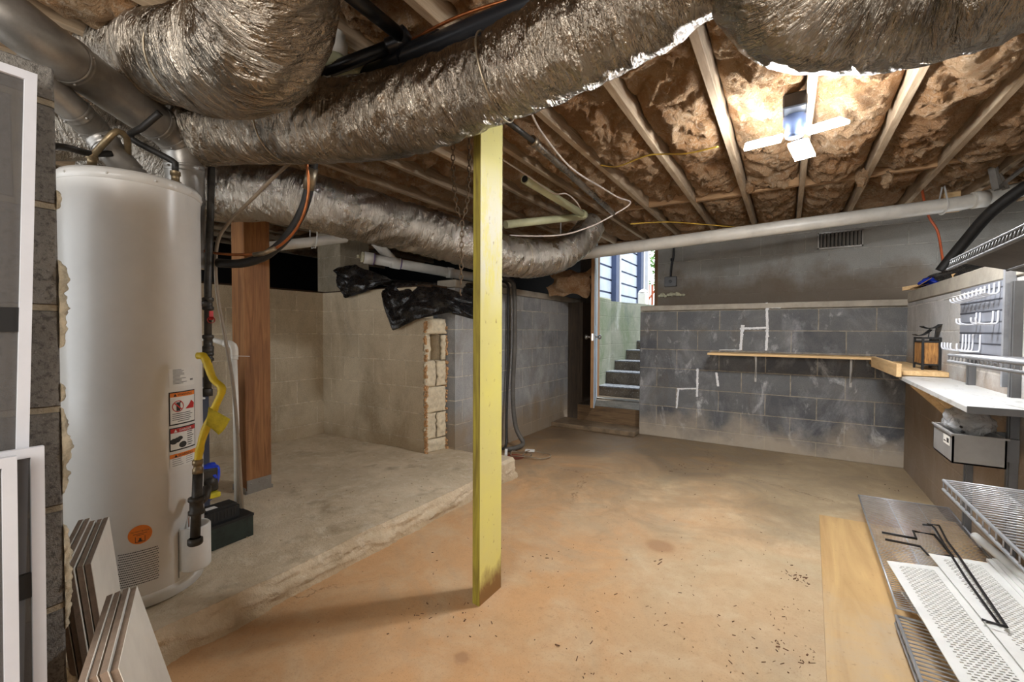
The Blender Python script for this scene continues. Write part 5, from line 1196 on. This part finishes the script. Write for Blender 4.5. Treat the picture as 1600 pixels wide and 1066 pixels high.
screen('tall white window screen leaning on the block wall behind two shorter ones', .221, .0, 1.62, .9, -1.200, .015, sw=.016, dy=.052)
screen('shorter white window screen whose latch side shows beside the block wall', .214, .0, .920, .5, -1.165, .02, sw=.0175, dy=.01)
screen('front white window screen standing closest to the camera', .175, .0, .915, .5, -1.135, .02, False, sw=.0175, dy=.01)
def tiles(n, near, far, ml, lab, grp, h=.6):
    near, far = V(near), V(far); d_ = (far-near); d_.z = 0; d_.normalize(); s_ = V((-d_.y, d_.x, 0))
    if s_.y > 0: s_ = -s_                       # toward -Y: the stack leans that way
    Ln = (V((far.x, far.y, 0))-V((near.x, near.y, 0))).length; th = .0105; ztop = near.z
    lean = math.sqrt(max(.0001, h*h-ztop*ztop)); lean = min(lean, ml)
    for k in range(n):
        off = s_*(k*.0145+random.uniform(0, .002)); jit = d_*random.uniform(-.012, .012); bot = V((near.x, near.y, .001))-s_*lean+off+jit; top_ = V((near.x, near.y, ztop+random.uniform(-.004, .004)))+off+jit
        upv = top_-bot; nn = upv.cross(d_).normalized()
        if nn.y < 0: nn = -nn
        ordn = ('front', 'second', 'third', 'fourth', 'hindmost')[k] if n == 5 else ('front', 'second', 'third', 'hindmost')[k]
        t = thing('floor_tile', '%s tile of the %s' % (ordn, lab), 'tile', bot, grp)
        m2 = MB(); m2.obox(bot, d_*Ln, upv, -nn*th); part('body', m2, M['tileedge'], t)
        m2 = MB(); m2.obox(bot+nn*.0002, d_*Ln, upv, nn*.0012); part('glaze', m2, M['tile'], t, 'pale veined glaze')
tiles(5, at(142, 880, 1.08), at(170, 808, 1.35), .055, 'pale tile stack leaning beside the heater', 'pale floor tiles of the stack beside the heater')
tiles(4, at(185, 1045, .80), at(214, 912, 1.056), .12, 'pale tile stack leaning lowest in the corner', 'pale floor tiles of the stack at the bottom corner')
# ------------------------------------------------------------------ litter on the floor
mb = MB(); rnd = random.Random(11)
def bit(x, y, s_):
    a = rnd.uniform(0, 6.28); L = s_*rnd.choice((.3, .5, .7, 1., 1.4, 2.4)); W = s_*rnd.uniform(.10, .5)
    mb.obox((x, y, .0005), (L*math.cos(a), L*math.sin(a), rnd.uniform(0, .003)), (-W*math.sin(a), W*math.cos(a), 0), (0, 0, rnd.uniform(.001, .003)))
spots = [(1255, 905, .03, 46, .008), (1235, 1010, .06, 22, .007), (1215, 960, .12, 22, .006), (1210, 1040, .10, 24, .006), (1260, 1030, .05, 12, .010), (900, 1020, .10, 16, .008), (990, 990, .2, 18, .007), (1100, 1000, .2, 22, .006), (850, 870, .05, 8, .007), (660, 965, .06, 22, .006), (730, 970, .05, 16, .007), (1030, 875, .02, 3, .018), (1130, 890, .4, 40, .005), (1000, 850, .5, 50, .004), (1150, 780, .5, 30, .005), (880, 950, .5, 40, .004), (640, 860, .3, 20, .004), (1060, 735, .1, 8, .012), (1400, 760, .1, 10, .012)]
for px, py, sp_, n_, s_ in spots:
    c = at(px, py, z=0)
    for k in range(n_):
        x = c.x+rnd.gauss(0, sp_); y = c.y+rnd.gauss(0, sp_)
        if -1.7 < x < .8 and y < 4.6 and not (x > .1 and 1 < y < 3.3): bit(x, y, s_)
tag(build('leaf_litter', mb, M['debris']), 'brown leaf crumbs and twigs scattered over the concrete floor', 'litter', None, 'stuff')
mb = MB()
for k in range(260):
    x = rnd.uniform(-3.6, -1.85); y = rnd.uniform(.9, 2.6); z = slabtop((x+3.9)/(XC+3.9), (y+1)/3.86)[2]; a = rnd.uniform(0, 6.28); L = rnd.uniform(.004, .02)
    mb.obox((x, y, z-.001), (L*math.cos(a), L*math.sin(a), 0), (-.004*math.sin(a), .004*math.cos(a), 0), (0, 0, rnd.uniform(.003, .007)))
tag(build('mortar_crumbs', mb, M['slab']), 'grey mortar crumbs scattered on the raised slab', 'crumbs', None, 'stuff')
